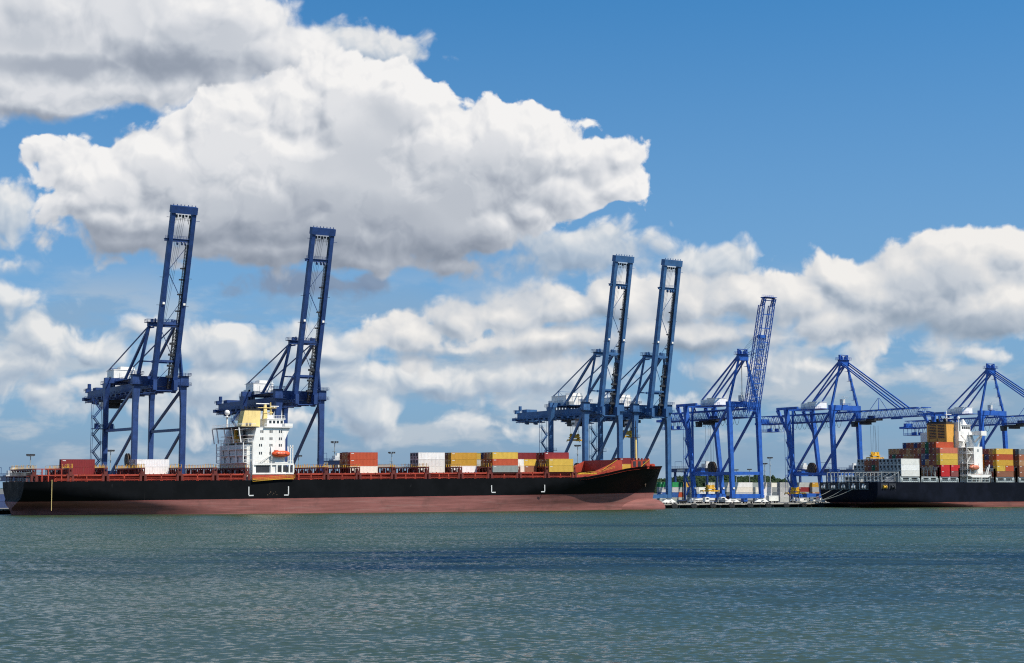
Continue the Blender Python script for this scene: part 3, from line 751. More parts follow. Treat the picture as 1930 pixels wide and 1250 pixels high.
    for i in (-1.2, .6, 1.9): cr.lathe([(.2, -.2), (.75, -.18), (.75, .18), (.2, .2)], (i, Bq(zc, 0)[1] - .3, Bq(zc, 0)[2] - 1.0), 12, 'x')
    cr.build('cross_beam', m, bo)
    za = (apex - P0.z) / ax.z / L
    cr = MB(); cr.beam(Bq(za - .012, -3.2), Bq(za - .012, 3.2), 1.1, 1.1); cr.rail([Bq(za - .004, -3.1, -.5), Bq(za - .004, 3.1, -.5)], 1.1, 1.1, .06); cr.build('cross_beam', m, bo)
    MB().beam(Bq(.17, -3.2), Bq(.17, 3.2), .8, .8).build('cross_beam', m, bo)
    dg = MB(); s = 1
    fs = [.05, .165, .34, .50, .655, .80]
    for f0, f1 in zip(fs, fs[1:]):
        if not (.38 < f0 < .45 and False): dg.beam(Bq(f0, -3.4 * s, .3), Bq(f1, 3.4 * s, .3), .19, .19)
        s = -s
    dg.build('boom_bracing', m, bo)
    ld = MB()     # ladder, cable tray and brackets along the inner side
    ld.lattice(Bq(.36, 2.7, -.2), Bq(.80, 2.7, -.2), .8, .8, 26, .07, .05)
    ld.lattice(Bq(.02, 2.3, .4), Bq(.34, 2.3, .4), 1.1, 1.1, 18, .12, .08)
    for f in (.44, .53, .61, .67): ld.box(1.4, Bq(f, 0)[1] - .5, Bq(f, 0)[2], 3.2, Bq(f, 0)[1] + .5, Bq(f, 0)[2] + .5)
    for f in (.08, .14, .2, .26): ld.box(.6, Bq(f, 0)[1] - .9, Bq(f, 0)[2], 3.2, Bq(f, 0)[1] + .3, Bq(f, 0)[2] + .8)
    ld.beam(Bq(.84, 3.0, -.2), Bq(.95, 3.0, -.2), .25)
    for sx in (-1, 1):
        for f in (.47, .62): ld.box(sx * 4.9, Bq(f, 0)[1] - .1, Bq(f, 0)[2], sx * 6.4, Bq(f, 0)[1] + .1, Bq(f, 0)[2] + .14)
    ld.build('boom_ladder', M['dark'], bo)
    rp = MB()
    for x in (-1.4, -.7, .1, .8): rp.tube(Bq(.96, x, 0), (x * .8, 1.0, apex + 1), .05, n=4)
    rp.build('hoist_rope', M['dark'], bo)
    for sx in (-1, 1):
        f = MB(); p = Bq(.485, sx * 4.1, -1.3); floodlight(f, p, .42); f.build('floodlight', M['white'], bo)
    fg = MB(); fz = (apex - P0.z) * .5 + P0.z
    for sx in (-1, 1): fg.beam((sx * 5.4, 1.5, apex - 2), (sx * 4.6, -1.2, apex - 2), .5)
    fg.build('boom_latch', m, t)
    # stair tower beside the left landside leg
    sm = MB(); zigzag_stairs(sm, -S - 3.3, YL + .6, 3.0, gz0 - 1.5, 2.7, 3.5); sm.build('stair_tower', m, t)
    pl = MB()
    if ktie: pl.box(-S - 5.2, YL - 2.6, bt - 19.5, -S + 3.2, YL + 2.6, bt - 19.2); pl.rail([(-S - 5.1, YL - 2.5, bt - 19.2), (-S + 3, YL - 2.5, bt - 19.2)], 1.1, 1.4, .06); pl.box(-S - 4.6, YL - 1.5, bt - 19.2, -S - 3.2, YL, bt - 17.2); pl.box(-S + 1.6, YL - 1.5, bt - 19.2, -S + 3, YL, bt - 17.2)
    else: pl.box(-S - 2.6, YL - 2.0, 27.0, -S + 2.2, YL + 2.0, 27.2); pl.rail([(-S - 2.5, YL - 1.9, 27.2), (-S + 2, YL - 1.9, 27.2)], 1.1, 1.4, .06)
    pl.build('gallery', m, t)
    cable_reel(t, -.6 if ktie else 4.0, YL - 1.9, 21.0 if ktie else 18.6, 2.8)
    rs = MB(); rs.box(-3.5, YL - 1.2, 16.62, 3.5 if ktie else 6.5, YL + .4, 17.2); rs.build('reel_platform', m, t)
    # lamps and signal mast on the machinery deck
    au = MB()
    for i, (x, y) in enumerate(((-3, y0 - 3), (0, y0 - 3.4), (2.6, y0 - 2.6), (-2, y1 + 2))): au.tube((x, y, bt), (x, y, bt + 4.2 + i * .5), .09, n=5)
    au.box(-6.0, y0 - 4.5, bt + .05, -3.2, y0 - 1.9, bt + 1.9); au.box(2.0, y0 - 6, bt + .05, 4.4, y0 - 3, bt + 2.4)
    au.build('signal_mast', M['grey'], t)
    return t

def spreader(x, y, z, top, lab, hl=3.1, mat='yellow', ropes=True, grp='yellow container spreaders'):
    """telescopic lifting frame with its headblock, hung on hoist ropes"""
    t = thing('container_spreader', lab, 'spreader', (x, y, z), group=grp)
    f = MB(); f.box(-hl, -.9, -.45, hl, -.45, .1); f.box(-hl, .45, -.45, hl, .9, .1)
    for s in (-1, 1): f.box(s * hl - .35, -1.22, -.5, s * hl + .35, 1.22, .2); f.box(s * 1.9 - .5, -1.05, -.6, s * 1.9 + .5, 1.05, .45)
    f.box(-1.8, -.44, -.4, 1.8, .44, .3); f.build('lifting_frame', M[mat], t)
    h = MB(); h.box(-2.7, -1.0, .75, 2.7, 1.0, 1.35)
    for s in (-1, 1):
        h.box(s * 2.1 - .25, -.8, .46, s * 2.1 + .25, .8, .74); h.lathe([(.2, -.3), (.85, -.26), (.85, .26), (.2, .3)], (s * 1.9, 0, 2.1), 14, 'y'); h.box(s * 1.9 - .3, -.55, 1.36, s * 1.9 + .3, -.34, 2.6); h.box(s * 1.9 - .3, .34, 1.36, s * 1.9 + .3, .55, 2.6)
    h.hexa([(-1.1, -.8, 1.36), (1.1, -.8, 1.36), (1.1, .8, 1.36), (-1.1, .8, 1.36)], [(-.5, -.5, 2.7), (.5, -.5, 2.7), (.5, .5, 2.7), (-.5, .5, 2.7)])
    h.build('headblock', M[mat], t)
    g = MB()
    for s in (-1, 1):
        for u in (-1, 1): g.box(s * (hl + .4) - .12, u * 1.25 - .12, -1.1, s * (hl + .4) + .12, u * 1.25 + .12, -.2)
    g.build('flipper_arm', M['dark'], t)
    if ropes:
        r = MB()
        for sx in (-1.9, 1.9):
            for sy in (-.5, .5): r.tube((sx, sy, 2.5), (sx * .8, sy * 2.2, top - z), .055, n=4)
        r.tube((.4, 0, 2.6), (.4, 0, top - z), .07, n=4)
        r.build('hoist_rope', M['dark'], t)
    return t
def crane_b(Xc, boom_up, label, group, tip=None, trolley_y=None):
    """older crane with a lattice girder and lattice boom"""
    t = thing('quay_crane', label, 'crane', (Xc, 0, 0), group=group)
    m = M['royal']; S = 9.0; YW = 4.6; YB = 2.9; YL0 = 32.6; YL1 = 39.2; bt = 51.5; gz0, gz1 = 43.8, 48.0
    yl = lambda z: YL0 + (YL1 - YL0) * (z - 5) / (bt - 5)
    yw = lambda z: YB + (YW - YB) * (z - 5) / (bt - 5)
    for sx in (-1, 1):
        x = sx * S
        MB().beam((x, yw(6.2), 6.2), (x, yw(bt - 2.6), bt - 2.6), 1.7, 1.9, 1.9, 2.2, ref=(1, 0, 0)).build('leg', m, t)
        MB().beam((x, yl(6.2), 6.2), (x, yl(bt - 1.5), bt - 1.5), 1.6, 1.8, 1.7, 2.4, ref=(1, 0, 0)).build('leg', m, t)
        MB().beam((x, yw(bt - 3) + 1.2, bt - 3.0), (x, yl(17) - .9, 17.2), 1.0, .95).build('brace', m, t)
        b = MB(); b.box(x - .8, yw(17) + 1, 16.0, x + .8, yl(17) - 1, 17.3)
        b.build('portal_tie', m, t)
        b = MB(); b.beam((x, YL1 + 7.2, bt - .3), (x, YL1 - 9, bt - .3), 1.2, 1.3); b.beam((x, YL1 + 6.8, bt - 1), (x, yl(38) + .6, 37.5), 1.5, 1.5, .7, .7, ref=(1, 0, 0))
        b.build('girder_bracket', m, t)
        for y, yy in ((YB, yw(5)), (YL0, yl(5))):
            MB().box(x - 1.1, yy - 1.0, 4.72, x + 1.1, yy + 1.0, 6.18).build('leg_foot', m, t)
            bogie(t, x, yy, m, M['white'])
    for y in (yw(5), yl(5)):
        MB().box(-S + 1.12, y - .75, 4.5, S - 1.12, y + .75, 6.6).build('sill_beam', m, t)
    MB().box(-S + .82, yw(16.5) - .7, 15.9, S - .82, yw(16.5) + .7, 17.4).build('portal_beam', m, t)
    MB().box(-S + .82, yl(16.5) - .7, 15.6, S - .82, yl(16.5) + .7, 17.6).build('portal_beam', m, t)
    b = MB(); b.box(-S - 1.1, YW - 1.2, bt - 2.58, S + 1.1, YW + 1.2, bt)
    for sx in (-1, 1): b.hexa([(sx * S - 1.0 * sx, YW - .9, bt - 5.2), (sx * (S - 1.0) - .05 * sx, YW - .9, bt - 5.2), (sx * (S - 1.0) - .05 * sx, YW + .9, bt - 5.2), (sx * S - 1.0 * sx, YW + .9, bt - 5.2)] if sx < 0 else
        [(S - 1.05, YW - .9, bt - 5.2), (S - 1.0, YW - .9, bt - 5.2), (S - 1.0, YW + .9, bt - 5.2), (S - 1.05, YW + .9, bt - 5.2)],
        [(sx * (S - 1.0) if sx < 0 else S - 3.4, YW - .9, bt - 2.6), (-(S - 3.4) if sx < 0 else S - 1.0, YW - .9, bt - 2.6), (-(S - 3.4) if sx < 0 else S - 1.0, YW + .9, bt - 2.6), (sx * (S - 1.0) if sx < 0 else S - 3.4, YW + .9, bt - 2.6)])
    b.build('portal_beam', m, t)
    MB().box(-S - 1, YL1 - 1, bt - 1.45, S + 1, YL1 + 1, bt).build('portal_beam', m, t)
    # lattice girder
    g = MB()
    for sx in (-1, 1): g.lattice((sx * 3.4, 66, (gz0 + gz1) / 2), (sx * 3.4, -1.5, (gz0 + gz1) / 2), 1.2, gz1 - gz0, 17, .20, .12)
    for k in range(9): y = 64 - k * 8; g.beam((-3.4, y, gz1), (3.4, y, gz1), .4)
    for k in range(4):   # hangers from the portal beams
        for sx in (-1, 1): g.beam((sx * 3.4, (YW, YW + 2, YL1 - 1, YL1 + 1)[k], gz1), (sx * 3.4, (YW, YW, YL1, YL1)[k], bt - 1.5), .5)
    gd = g.build('trolley_girder', m, t)
    fs = MB()     # festoon loops of the power cable under the girder
    for k in range(15):
        y0 = 58 - k * 3.7; pts = [(-4.4, y0 - 3.7 * i / 6, gz0 - .3 - 3.4 * math.sin(math.pi * i / 6) ** .7) for i in range(7)]; fs.path(pts, .085)
    fs.build('festoon_cable', M['dark'], gd)
    w = MB()
    for sx in (-1, 1):
        w.box(sx * 4.15, -1, gz0 + .1, sx * 5.2, 66, gz0 + .2); w.rail([(sx * 5.15, -1, gz0 + .2), (sx * 5.15, 66, gz0 + .2)], 1.1, 2.4, .06)
    w.build('walkway_rail', m, gd)
    c = MB()     # platform hung at the back end
    c.box(-4.4, 57, gz0 - 4.2, 4.4, 67, gz0 - 4.0)
    for x in (-4.3, 4.3):
        for y in (57.1, 60.4, 63.6, 66.9): c.box(x - .1, y - .1, gz0 - 4, x + .1, y + .1, gz0 - .3)
    c.rail([(-4.3, 57, gz0 - 4), (-4.3, 67, gz0 - 4), (4.3, 67, gz0 - 4)], 1.1, 1.4, .06)
    c.box(-5.2, 66.2, gz0 - .2, 5.2, 69.4, gz0 + 1.0); c.box(-2, 67, gz0 + 1.02, 3.2, 69, gz0 + 3.0)
    for k in range(5): c.box(-3.6 + k * 1.5, 58 + (k % 3) * 2.4, gz0 - 3.98, -2.6 + k * 1.5, 59.6 + (k % 3) * 2.4, gz0 - 2.3)
    c.build('back_platform', m, t)
    # machinery house
    h = MB(); h.box(-4.6, 17.4, bt - 1.2, 4.6, 37.6, bt - .9); h.rail([(-4.5, 17.4, bt - .9), (-4.5, 37.6, bt - .9)], 1.1, 1.7, .06); h.build('machinery_platform', m, t)
    h = MB(); h.box(-4.0, 22.2, bt - .88, 4.0, 28, bt + 2.6); h.box(-3.8, 28.02, bt - .88, 3.8, 33.6, bt + 2.2); h.box(-4.2, 22.0, bt + 2.61, 4.2, 28.2, bt + 2.8)
    ho = h.build('machinery_house', M['white'], t)
    v = MB()
    for k in range(3): v.box(-4.08, 22.8 + k * 1.7, bt + .2, -4.01, 23.8 + k * 1.7, bt + 1.5)
    v.box(-3.9, 30.4, bt - .6, -3.81, 31.5, bt + 1.4); v.build('louvre', M['dullwhite'], ho)
    # mast
    a = MB(); ya, za = 4.75, 76.0
    for sx in (-1, 1): a.beam((sx * (S - .2), YW, bt), (sx * 2.3, ya, za - 3.2), 1.0, .95, .8, .8)
    a.box(-2.9, ya - 1.1, za - 4.2, 2.9, ya + 1.1, za - 1.2); a.box(-3.9, ya - 2, za - 1.18, 3.9, ya + 2, za - 1.0)
    for sx in (-1, 1):
        a.lathe([(.2, -.25), (1.2, -.22), (1.2, .22), (.2, .25)], (sx * 1.5, ya, za - .2), 16, 'x'); a.box(sx * 2.6 - .2, ya - .6, za - 1, sx * 2.6 + .2, ya + .6, za + 1.2)
    a.box(-3.0, ya - .5, za + 1.2, 3.0, ya + .5, za + 1.4); a.beam((-3.2, ya, za + 1.45), (3.2, ya, za + 1.45), .2)
    ao = a.build('mast_frame', m, t)
    MB().rail([(-3.8, ya - 1.9, za - 1), (3.8, ya - 1.9, za - 1), (3.8, ya + 1.9, za - 1), (-3.8, ya + 1.9, za - 1), (-3.8, ya - 1.9, za - 1)], 1.1, 1.2, .06).build('handrail', m, ao)
    s_ = MB(); n = 4     # ladder flights and landings up the right mast leg
    for k in range(n):
        f = (k + .6) / (n + .4); x = S - .2 - (S - 2.5) * f; z = bt + (za - 3.2 - bt) * f
        s_.box(x - 2.4, YW - 1.5, z - .06, x - .5, YW + .8, z + .06); s_.rail([(x - 2.3, YW - 1.4, z), (x - .5, YW - 1.4, z), (x - .5, YW + .7, z)], 1.1, .9, .055)
        if k < n - 1:
            f2 = (k + 1.6) / (n + .4); x2 = S - .2 - (S - 2.5) * f2; z2 = bt + (za - 3.2 - bt) * f2
            s_.lattice((x - 1.9, YW - .6, z), (x2 - .9, YW - .6, z2), .6, .3, 6, .05, .035)
    s_.box(-1.2, YW - 1, bt + .02, 1.4, YW + 1, bt + .3); s_.rail([(-3.4, YW - 1.1, bt), (3.4, YW - 1.1, bt)], 1.1, 1.1, .06)
    s_.build('mast_ladder', m, t)
    k_ = MB(); k_.box(-2.4, YW - .9, bt + .32, -.4, YW + .9, bt + 3.2); k_.rail([(-2.8, YW - 1, bt + 3.2), (2.2, YW - 1, bt + 3.2)], 1.2, .9, .06); k_.build('electrical_cabinet', M['dullwhite'], t)
    for sx in (-1, 1):
        MB().beam((sx * 2.6, ya + .8, za - 2.2), (sx * 3.4, 33, bt + 2.0), .6, .7).build('back_stay', m, t)
        MB().beam((sx * 2.4, ya + .6, za - 3), (sx * 3.2, 25, bt + 2.8), .55, .65).build('back_stay', m, t)
    # boom
    P0 = Vector((0, -1.2, 46.0)); P1 = Vector((0, -52.5, 46.2)) if not boom_up else Vector((0, -14.8, 100.8))
    ax = (P1 - P0); L = ax.length; ax.normalize(); nrm = Vector((0, ax.z, -ax.y)) if boom_up else Vector((0, 0, 1))
    q = lambda f, x=0, o=0.0: tuple(P0 + ax * (L * f) + Vector((x, 0, 0)) + nrm * o)
    b = MB()
    for sx in (-1, 1):
        b.lattice(q(0, sx * 3.1), q(.93, sx * 3.1), 1.1, 4.0 if not boom_up else 3.2, 13, .17, .09)
        b.lattice(q(.93, sx * 3.1, -.6), q(1.0, sx * 3.1, -1.2), 1.0, 1.6, 2, .18, .12)
    for k in range(9): b.beam(q(.02 + k * .12, -3.1, 1.9 if not boom_up else -1.4), q(.02 + k * .12, 3.1, 1.9 if not boom_up else -1.4), .35)
    bo = b.build('boom', m, t)
    w = MB()
    if not boom_up:
        w.box(-4.6, -52, 44.0, -3.8, -2, 44.1); w.rail([(-4.55, -2, 44.1), (-4.55, -52, 44.1)], 1.1, 2.4, .05)
        w.box(-3.6, -54, 43.7, 3.6, -52, 43.9); w.box(-3.2, -38, 43.0, -2.2, -31, 43.6)
    else:
        w.beam(q(1.0, -3.6, 0), q(1.0, 3.6, 0), 1.6, .5); w.rail([q(1.005, -3.6, 0), q(1.005, 3.6, 0)], 1.0, 1.2, .06)
        w.box(-3.7, q(1, 0)[1] - 2.6, q(1, 0)[2], 3.7, q(1, 0)[1] + 1.0, q(1, 0)[2] + .2)
        w.build('boom_head', m, bo); w = MB()
        for f in (.10, .2, .3, .42, .55, .64): w.box(-2.2, q(f)[1] - .5, q(f)[2], 2.2, q(f)[1] + .5, q(f)[2] + .4)
        w.box(-2.0, q(.66)[1] - .6, q(.66)[2] - .4, 2.0, q(.66)[1] + 1.4, q(.66)[2] + 1.0)
        w.lattice(q(.02, 0, .2), q(.66, 0, .2), 1.6, 1.0, 22, .1, .07)
    w.build('boom_walkway', m, bo)
    if not boom_up:
        for sx in (-1, 1):
            MB().beam((sx * 2.4, ya - .8, za - 2.3), (sx * 3.1, -38, 48.2), .50, .55).build('fore_stay', m, t)
            MB().beam((sx * 2.2, ya - .8, za - 3.4), (sx * 3.1, -35.5, 48.2), .45, .5).build('fore_stay', m, t)
        p = MB()
        for sx in (-1, 1): p.tube((sx * 3.1, -22.5, 48.1), (sx * .2, -20, 54.2), .13, n=4); p.tube((sx * 3.1, -16.5, 48.1), (sx * .2, -19.6, 54.2), .13, n=4)
        p.build('stay_post', m, t)
    else:
        r = MB()
        for x in (-1.3, -.5, .5, 1.3): r.tube((x, ya - .5, za - .5), q(.72, x, 1.5), .06, n=4)
        for x in (-2.2, 2.2): r.tube((x, ya - 1, za - 2.6), q(.55, x, 1.4), .09, n=4)
        r.tube((-.8, ya - .3, za - 4), (-.8, YW, bt), .16, n=5)
        r.build('hoist_rope', M['dark'], t)
    # trolley with the operator's cab
    ty = trolley_y
    tr = MB(); tr.box(-4.0, ty - 3.4, gz0 - 1.5, 4.0, ty + 3.4, gz0 - .5); tr.box(-3.0, ty - 9, gz0 - .8, 3.0, ty - 3.5, gz0 + .2); tr.box(-2.6, ty - 1.6, gz0 - 2.6, 2.6, ty + 1.8, gz0 - 1.52)
    tr.rail([(-4, ty - 3.4, gz0 - .5), (-4, ty + 3.4, gz0 - .5)], 1.1, 1.0, .05); tr.box(-3.4, ty - 8, gz0 + .22, -1, ty - 5, gz0 + 1.6)
    tr.build('trolley', M['dark'], t)
    cb = MB(); cy = ty + 5.2; cb.hexa([(-3.6, cy - 1.2, gz0 - 3.6), (-1.4, cy - 1.2, gz0 - 3.6), (-1.4, cy + 1.2, gz0 - 3.6), (-3.6, cy + 1.2, gz0 - 3.6)],
                      [(-3.8, cy - 1.6, gz0 - .9), (-1.4, cy - 1.6, gz0 - .9), (-1.4, cy + 1.4, gz0 - .9), (-3.8, cy + 1.4, gz0 - .9)])
    co = cb.build('operator_cab', M['dark'], t)
    MB().box(-3.84, cy - 1.2, gz0 - 3, -3.72, cy + 1.0, gz0 - 1.6).build('cab_window', M['glass'], co)
    sm = MB(); zigzag_stairs(sm, -S - 2.2, 35.2, 6.0, 43.0, 2.2, 4.6, .9); sm.build('stair_tower', m, t)
    MB().box(-S + 2.4, 36.9, 6, -S + 3.2, 37.7, 50.0).build('cable_duct', m, t)
    cable_reel(t, 2.6, yl(19) - 1.6, 19.6, 3.2)
    e = MB(); e.box(-6, yl(18) - .6, 17.62, -1.4, yl(18) + .6, 18.2); e.rail([(-6, yl(18) - .6, 18.2), (-1.4, yl(18) - .6, 18.2)], 1.1, 1.2, .06); e.build('gallery', m, t)
    for x, y, z in ((-S, yw(9) - 1.15, 9.4), (S - .0, yl(9) - 1.1, 9.4), (-S, yl(9) - 1.1, 9.4)):
        f = MB(); floodlight(f, (x, y, z), .42); f.build('floodlight', M['white'], t)
    return t

# ---------------------------------------------------------------- the seven cranes
crane_a(191.8, 'navy', 53.0, 73.8, 116.6, -20.4, 43.5, (50.5, 60.0, 58.6), 88, 'tallest navy blue crane with raised boom, behind the dark red stern containers', 68, True, True)
crane_a(251.0, 'navy', 49.2, 69.6, 113.8, -17.2, 42.5, (44.0, 53.0, 54.6), 86, 'navy blue crane with raised boom, standing behind the white ship superstructure', 66, False, True)
crane_a(401.6, 'blue', 48.2, 71.6, 114.6, -13.6, 33.4, (27.6, 40.6, 53.0), 72, 'left one of the two steel blue cranes with raised booms standing close together', 27.6, False)
crane_a(429.4, 'blue', 48.2, 71.4, 114.9, -13.4, 32.6, (26.8, 39.6, 53.0), 70, 'steel blue crane with raised boom, its front leg beside the black ship bow', 24.0, False)
crane_b(485.5, True, 'bright blue crane with lattice boom raised, on the quay between two ships', 'bright blue lattice boom cranes', trolley_y=31.6)
crane_b(552.0, False, 'bright blue crane with lattice boom lowered over the right ship stern', 'bright blue lattice boom cranes', trolley_y=-10.2)
crane_b(660.3, False, 'bright blue lattice boom crane standing behind the orange funnel, cut by the right edge', 'bright blue lattice boom cranes', trolley_y=-10.5)
spreader(401.6, 27.6, 32.2, 42.0, 'yellow spreader hanging under the left one of the two steel blue cranes')
spreader(429.4, 24.0, 34.2, 42.0, 'yellow spreader hanging under the right one of the two steel blue cranes')
spreader(485.5, 31.6, 8.2, 41.0, 'wide yellow spreader lowered to the quay under the crane with the raised lattice boom', 5.0)
spreader(553.2, -15.0, 24.6, 40.6, 'yellow spreader lifting red boxes on the stern of the right ship', 4.4)
spreader(537.0, 26.5, 7.0, 40, 'spare yellow spreader lying on the quay behind the mooring ropes', 5.6, 'yellow', False)

def trestle(x, y, z):
    t = thing('spreader_stand', 'dark steel stand carrying the spare yellow spreader on the quay', 'stand', (x, y, QZ))
    b = MB()
    for sx in (-3, 3):
        for sy in (-.9, .9): b.box(sx - .15, sy - .15, 0, sx + .15, sy + .15, z - QZ)
        b.box(sx - .12, -.9, (z - QZ) * .45, sx + .12, .9, (z - QZ) * .45 + .2)
    b.build('trestle_leg', M['dark'], t)
    MB().box(-3.4, -1.1, z - QZ + .002, 3.4, 1.1, z - QZ + .22).build('rack_top', M['royal'], t)
trestle(537.0, 26.5, 5.65)
# ================================================================ ships
def ease(t, p=1.0):
    t = max(0.0, min(1.0, t)); return math.sin(t * math.pi / 2) ** p
def interp(x, pts):
    if x <= pts[0][0]: return pts[0][1]
    for (a, ya), (b, yb) in zip(pts, pts[1:]):
        if x <= b: return ya + (yb - ya) * (x - a) / (b - a)
    return pts[-1][1]

def hull_mesh(half, stem, xa, deck, zk, fixed, nx=90):
    """hull surface: rows of constant height fraction; x from the transom to the stem of each row"""
    mb = MB(); rows = []; nz = 8
    def zrow(k, x):
        if k < len(fixed): return fixed[k]
        f = (k - len(fixed) + 1) / nz; return fixed[-1] + (deck(x) - fixed[-1]) * f
    K = len(fixed) + nz
    for k in range(K):
        row = []
        for i in range(nx + 1):
            s = i / nx
            s = .5 - .5 * math.cos(math.pi * s) if True else s
            zz = zrow(k, xa(0) + 300)
            x0 = xa(fixed[k] if k < len(fixed) else 9.0)
            # solve the stem position with the row's own height there
            xs = stem(zrow(k, 1e6))
            x = x0 + (xs - x0) * s
            row.append((x, zrow(k, x)))
        rows.append(row)
    vs = []; n = nx + 1
    for sgn in (-1, 1):
        for row in rows:
            for (x, z) in row: vs.append((x, sgn * half(x, z), z))
    fs = []; mi = []
    for sd in range(2):
        o = sd * K * n
        for k in range(K - 1):
            for i in range(nx):
                q = (o + k * n + i, o + k * n + i + 1, o + (k + 1) * n + i + 1, o + (k + 1) * n + i)
                fs.append(q if sd == 0 else q[::-1])
    for k in range(K - 1):      # transom
        fs.append((k * n, (k + 1) * n, K * n + (k + 1) * n, K * n + k * n))
    mb._add(vs, fs)
    return mb, rows, K

def deck_sheet(half, rows, drop, x_from, x_to):
    top = [(x, z) for x, z in rows[-1] if x_from <= x <= x_to]
    vs = []; fs = []
    for x, z in top: vs += [(x, -half(x, z) + .05, z - drop), (x, half(x, z) - .05, z - drop)]
    for i in range(len(top) - 1): fs.append((2 * i, 2 * i + 2, 2 * i + 3, 2 * i + 1))
    return MB()._add(vs, fs)

# ---------------------------------------------------------------- the long black and red ship
AX, AY, ATRIM = 127.5, -17.5, .0093
AROT = (0, -ATRIM, 0)
shipA = thing('container_ship', 'long black container ship with red bottom, red deck fittings and pale yellow funnel', 'ship', (AX, AY, 0), AROT)
DA = lambda x: interp(x, [(-50, 11.75), (232, 11.75), (240, 12.1), (250, 13.6), (262, 15.7), (270, 16.4), (292, 16.75)])
stemA = lambda z: interp(z, [(-4, 285.5), (0, 285.8), (4.1, 287.0), (4.75, 287.3), (10.6, 289.2), (17, 292.0)])
def halfA(x, z):
    B = 16.5
    # stern
    bs = B * interp(z, [(-4, .05), (0, .06), (2.0, .07), (2.6, .16), (3.6, .42), (4.8, .58), (6.5, .76), (9, .92), (12, .98)])
    ls = interp(z, [(-4, 92), (0, 80), (3, 62), (6, 40), (9, 24), (12, 12)])
    x0 = interp(z, [(-4, 8), (0, 4.2), (2.4, 3.6), (2.6, 3.5), (12, 4.8)])
    h = bs + (B - bs) * ease((x - x0) / ls, 1.0)
    le = interp(z, [(-4, 112), (0, 108), (4.75, 92), (8, 74), (12, 52), (17, 36)]); p = interp(z, [(0, 1.45), (5, 1.3), (10, .95), (17, .68)])
    xs = stemA(z)
    return min(h, B * ease((xs - x) / le, p)) if x < xs else 0.0
xaA = lambda z: interp(z, [(-4, 5.0), (0, 4.2), (2.4, 3.6), (2.6, 3.5), (5, 3.8), (12, 4.8)])
mbA, rowsA, KA = hull_mesh(halfA, stemA, xaA, DA, -4, [-4, -2, 0, 1.5, 2.5, 3.3, 4.0, 4.75])
# bulbous bow, part of the same plating
mbA.lathe([(.05, 10.5), (1.4, 9.8), (2.6, 8.4), (3.5, 6.4), (4.1, 3.6), (4.3, 0), (4.0, -6), (3.0, -12), (1.5, -18), (.4, -23)], (282.6, 0, -1.9), 20, 'x')
hullA = mbA.build('hull', M['hull_a'], shipA, smooth=True)
hullA.data.set_sharp_from_angle(angle=R(38))
dk = deck_sheet(halfA, rowsA, .02, 4.9, 232); dk.build('main_deck', M['red'], shipA)
deck_sheet(halfA, rowsA, 1.1, 232, 292).build('forecastle_deck', M['red'], shipA)
MB().box(4.9, -15.8, 11.9, 4.9 + .1, 15.8, 11.95).build('deck_edge', M['red'], shipA)

# corner brackets marked on the side, with stern draught pole
def mark(x, z0, z1, d):
    y = -16.5 - .03
    m = MB(); m.box(x - .2, y, z0, x + .2, y + .02, z1); m.box(min(x, x + d * 1.8), y, z0 - .42, max(x, x + d * 1.9), y + .02, z0 - .002)
    m.build('hull_marking', M['dullwhite'], shipA)
mark(87.2, 6.2, 9.3, 1); mark(103.2, 6.2, 9.3, -1); mark(192.8, 6.2, 8.6 + .3, 1); mark(218.6, 6.2, 8.9, -1)
pl = MB(); hx = 13.8; pl.tube((hx, -16.9, 1.6), (hx, -16.9, 12.4), .11, n=6); pl.box(hx - .1, -16.9, 12.0, hx + .1, -15.6, 12.3); pl.build('pilot_pole', M['cream'], shipA)
m = MB()
for i in range(7): m.box(94.6 + i * .62 + .2 * (i % 2), -16.53, 6.0 + .5 * (i % 3), 94.9 + i * .62, -16.51, 6.35 + .55 * (i % 3))
m.build('hull_marking', M['brown'], shipA)
gw = MB(); gw.beam((88.4, -17.0, 11.3), (105.4, -17.0, 12.5), .9, .14); gw.box(88.4, -17.4, 12.0, 105.0, -16.55, 12.2)
gw.rail([(88.4, -17.4, 11.4), (105.4, -17.4, 12.6)], 1.0, 1.5, .05); gw.build('gangway', M['yellow'], shipA)

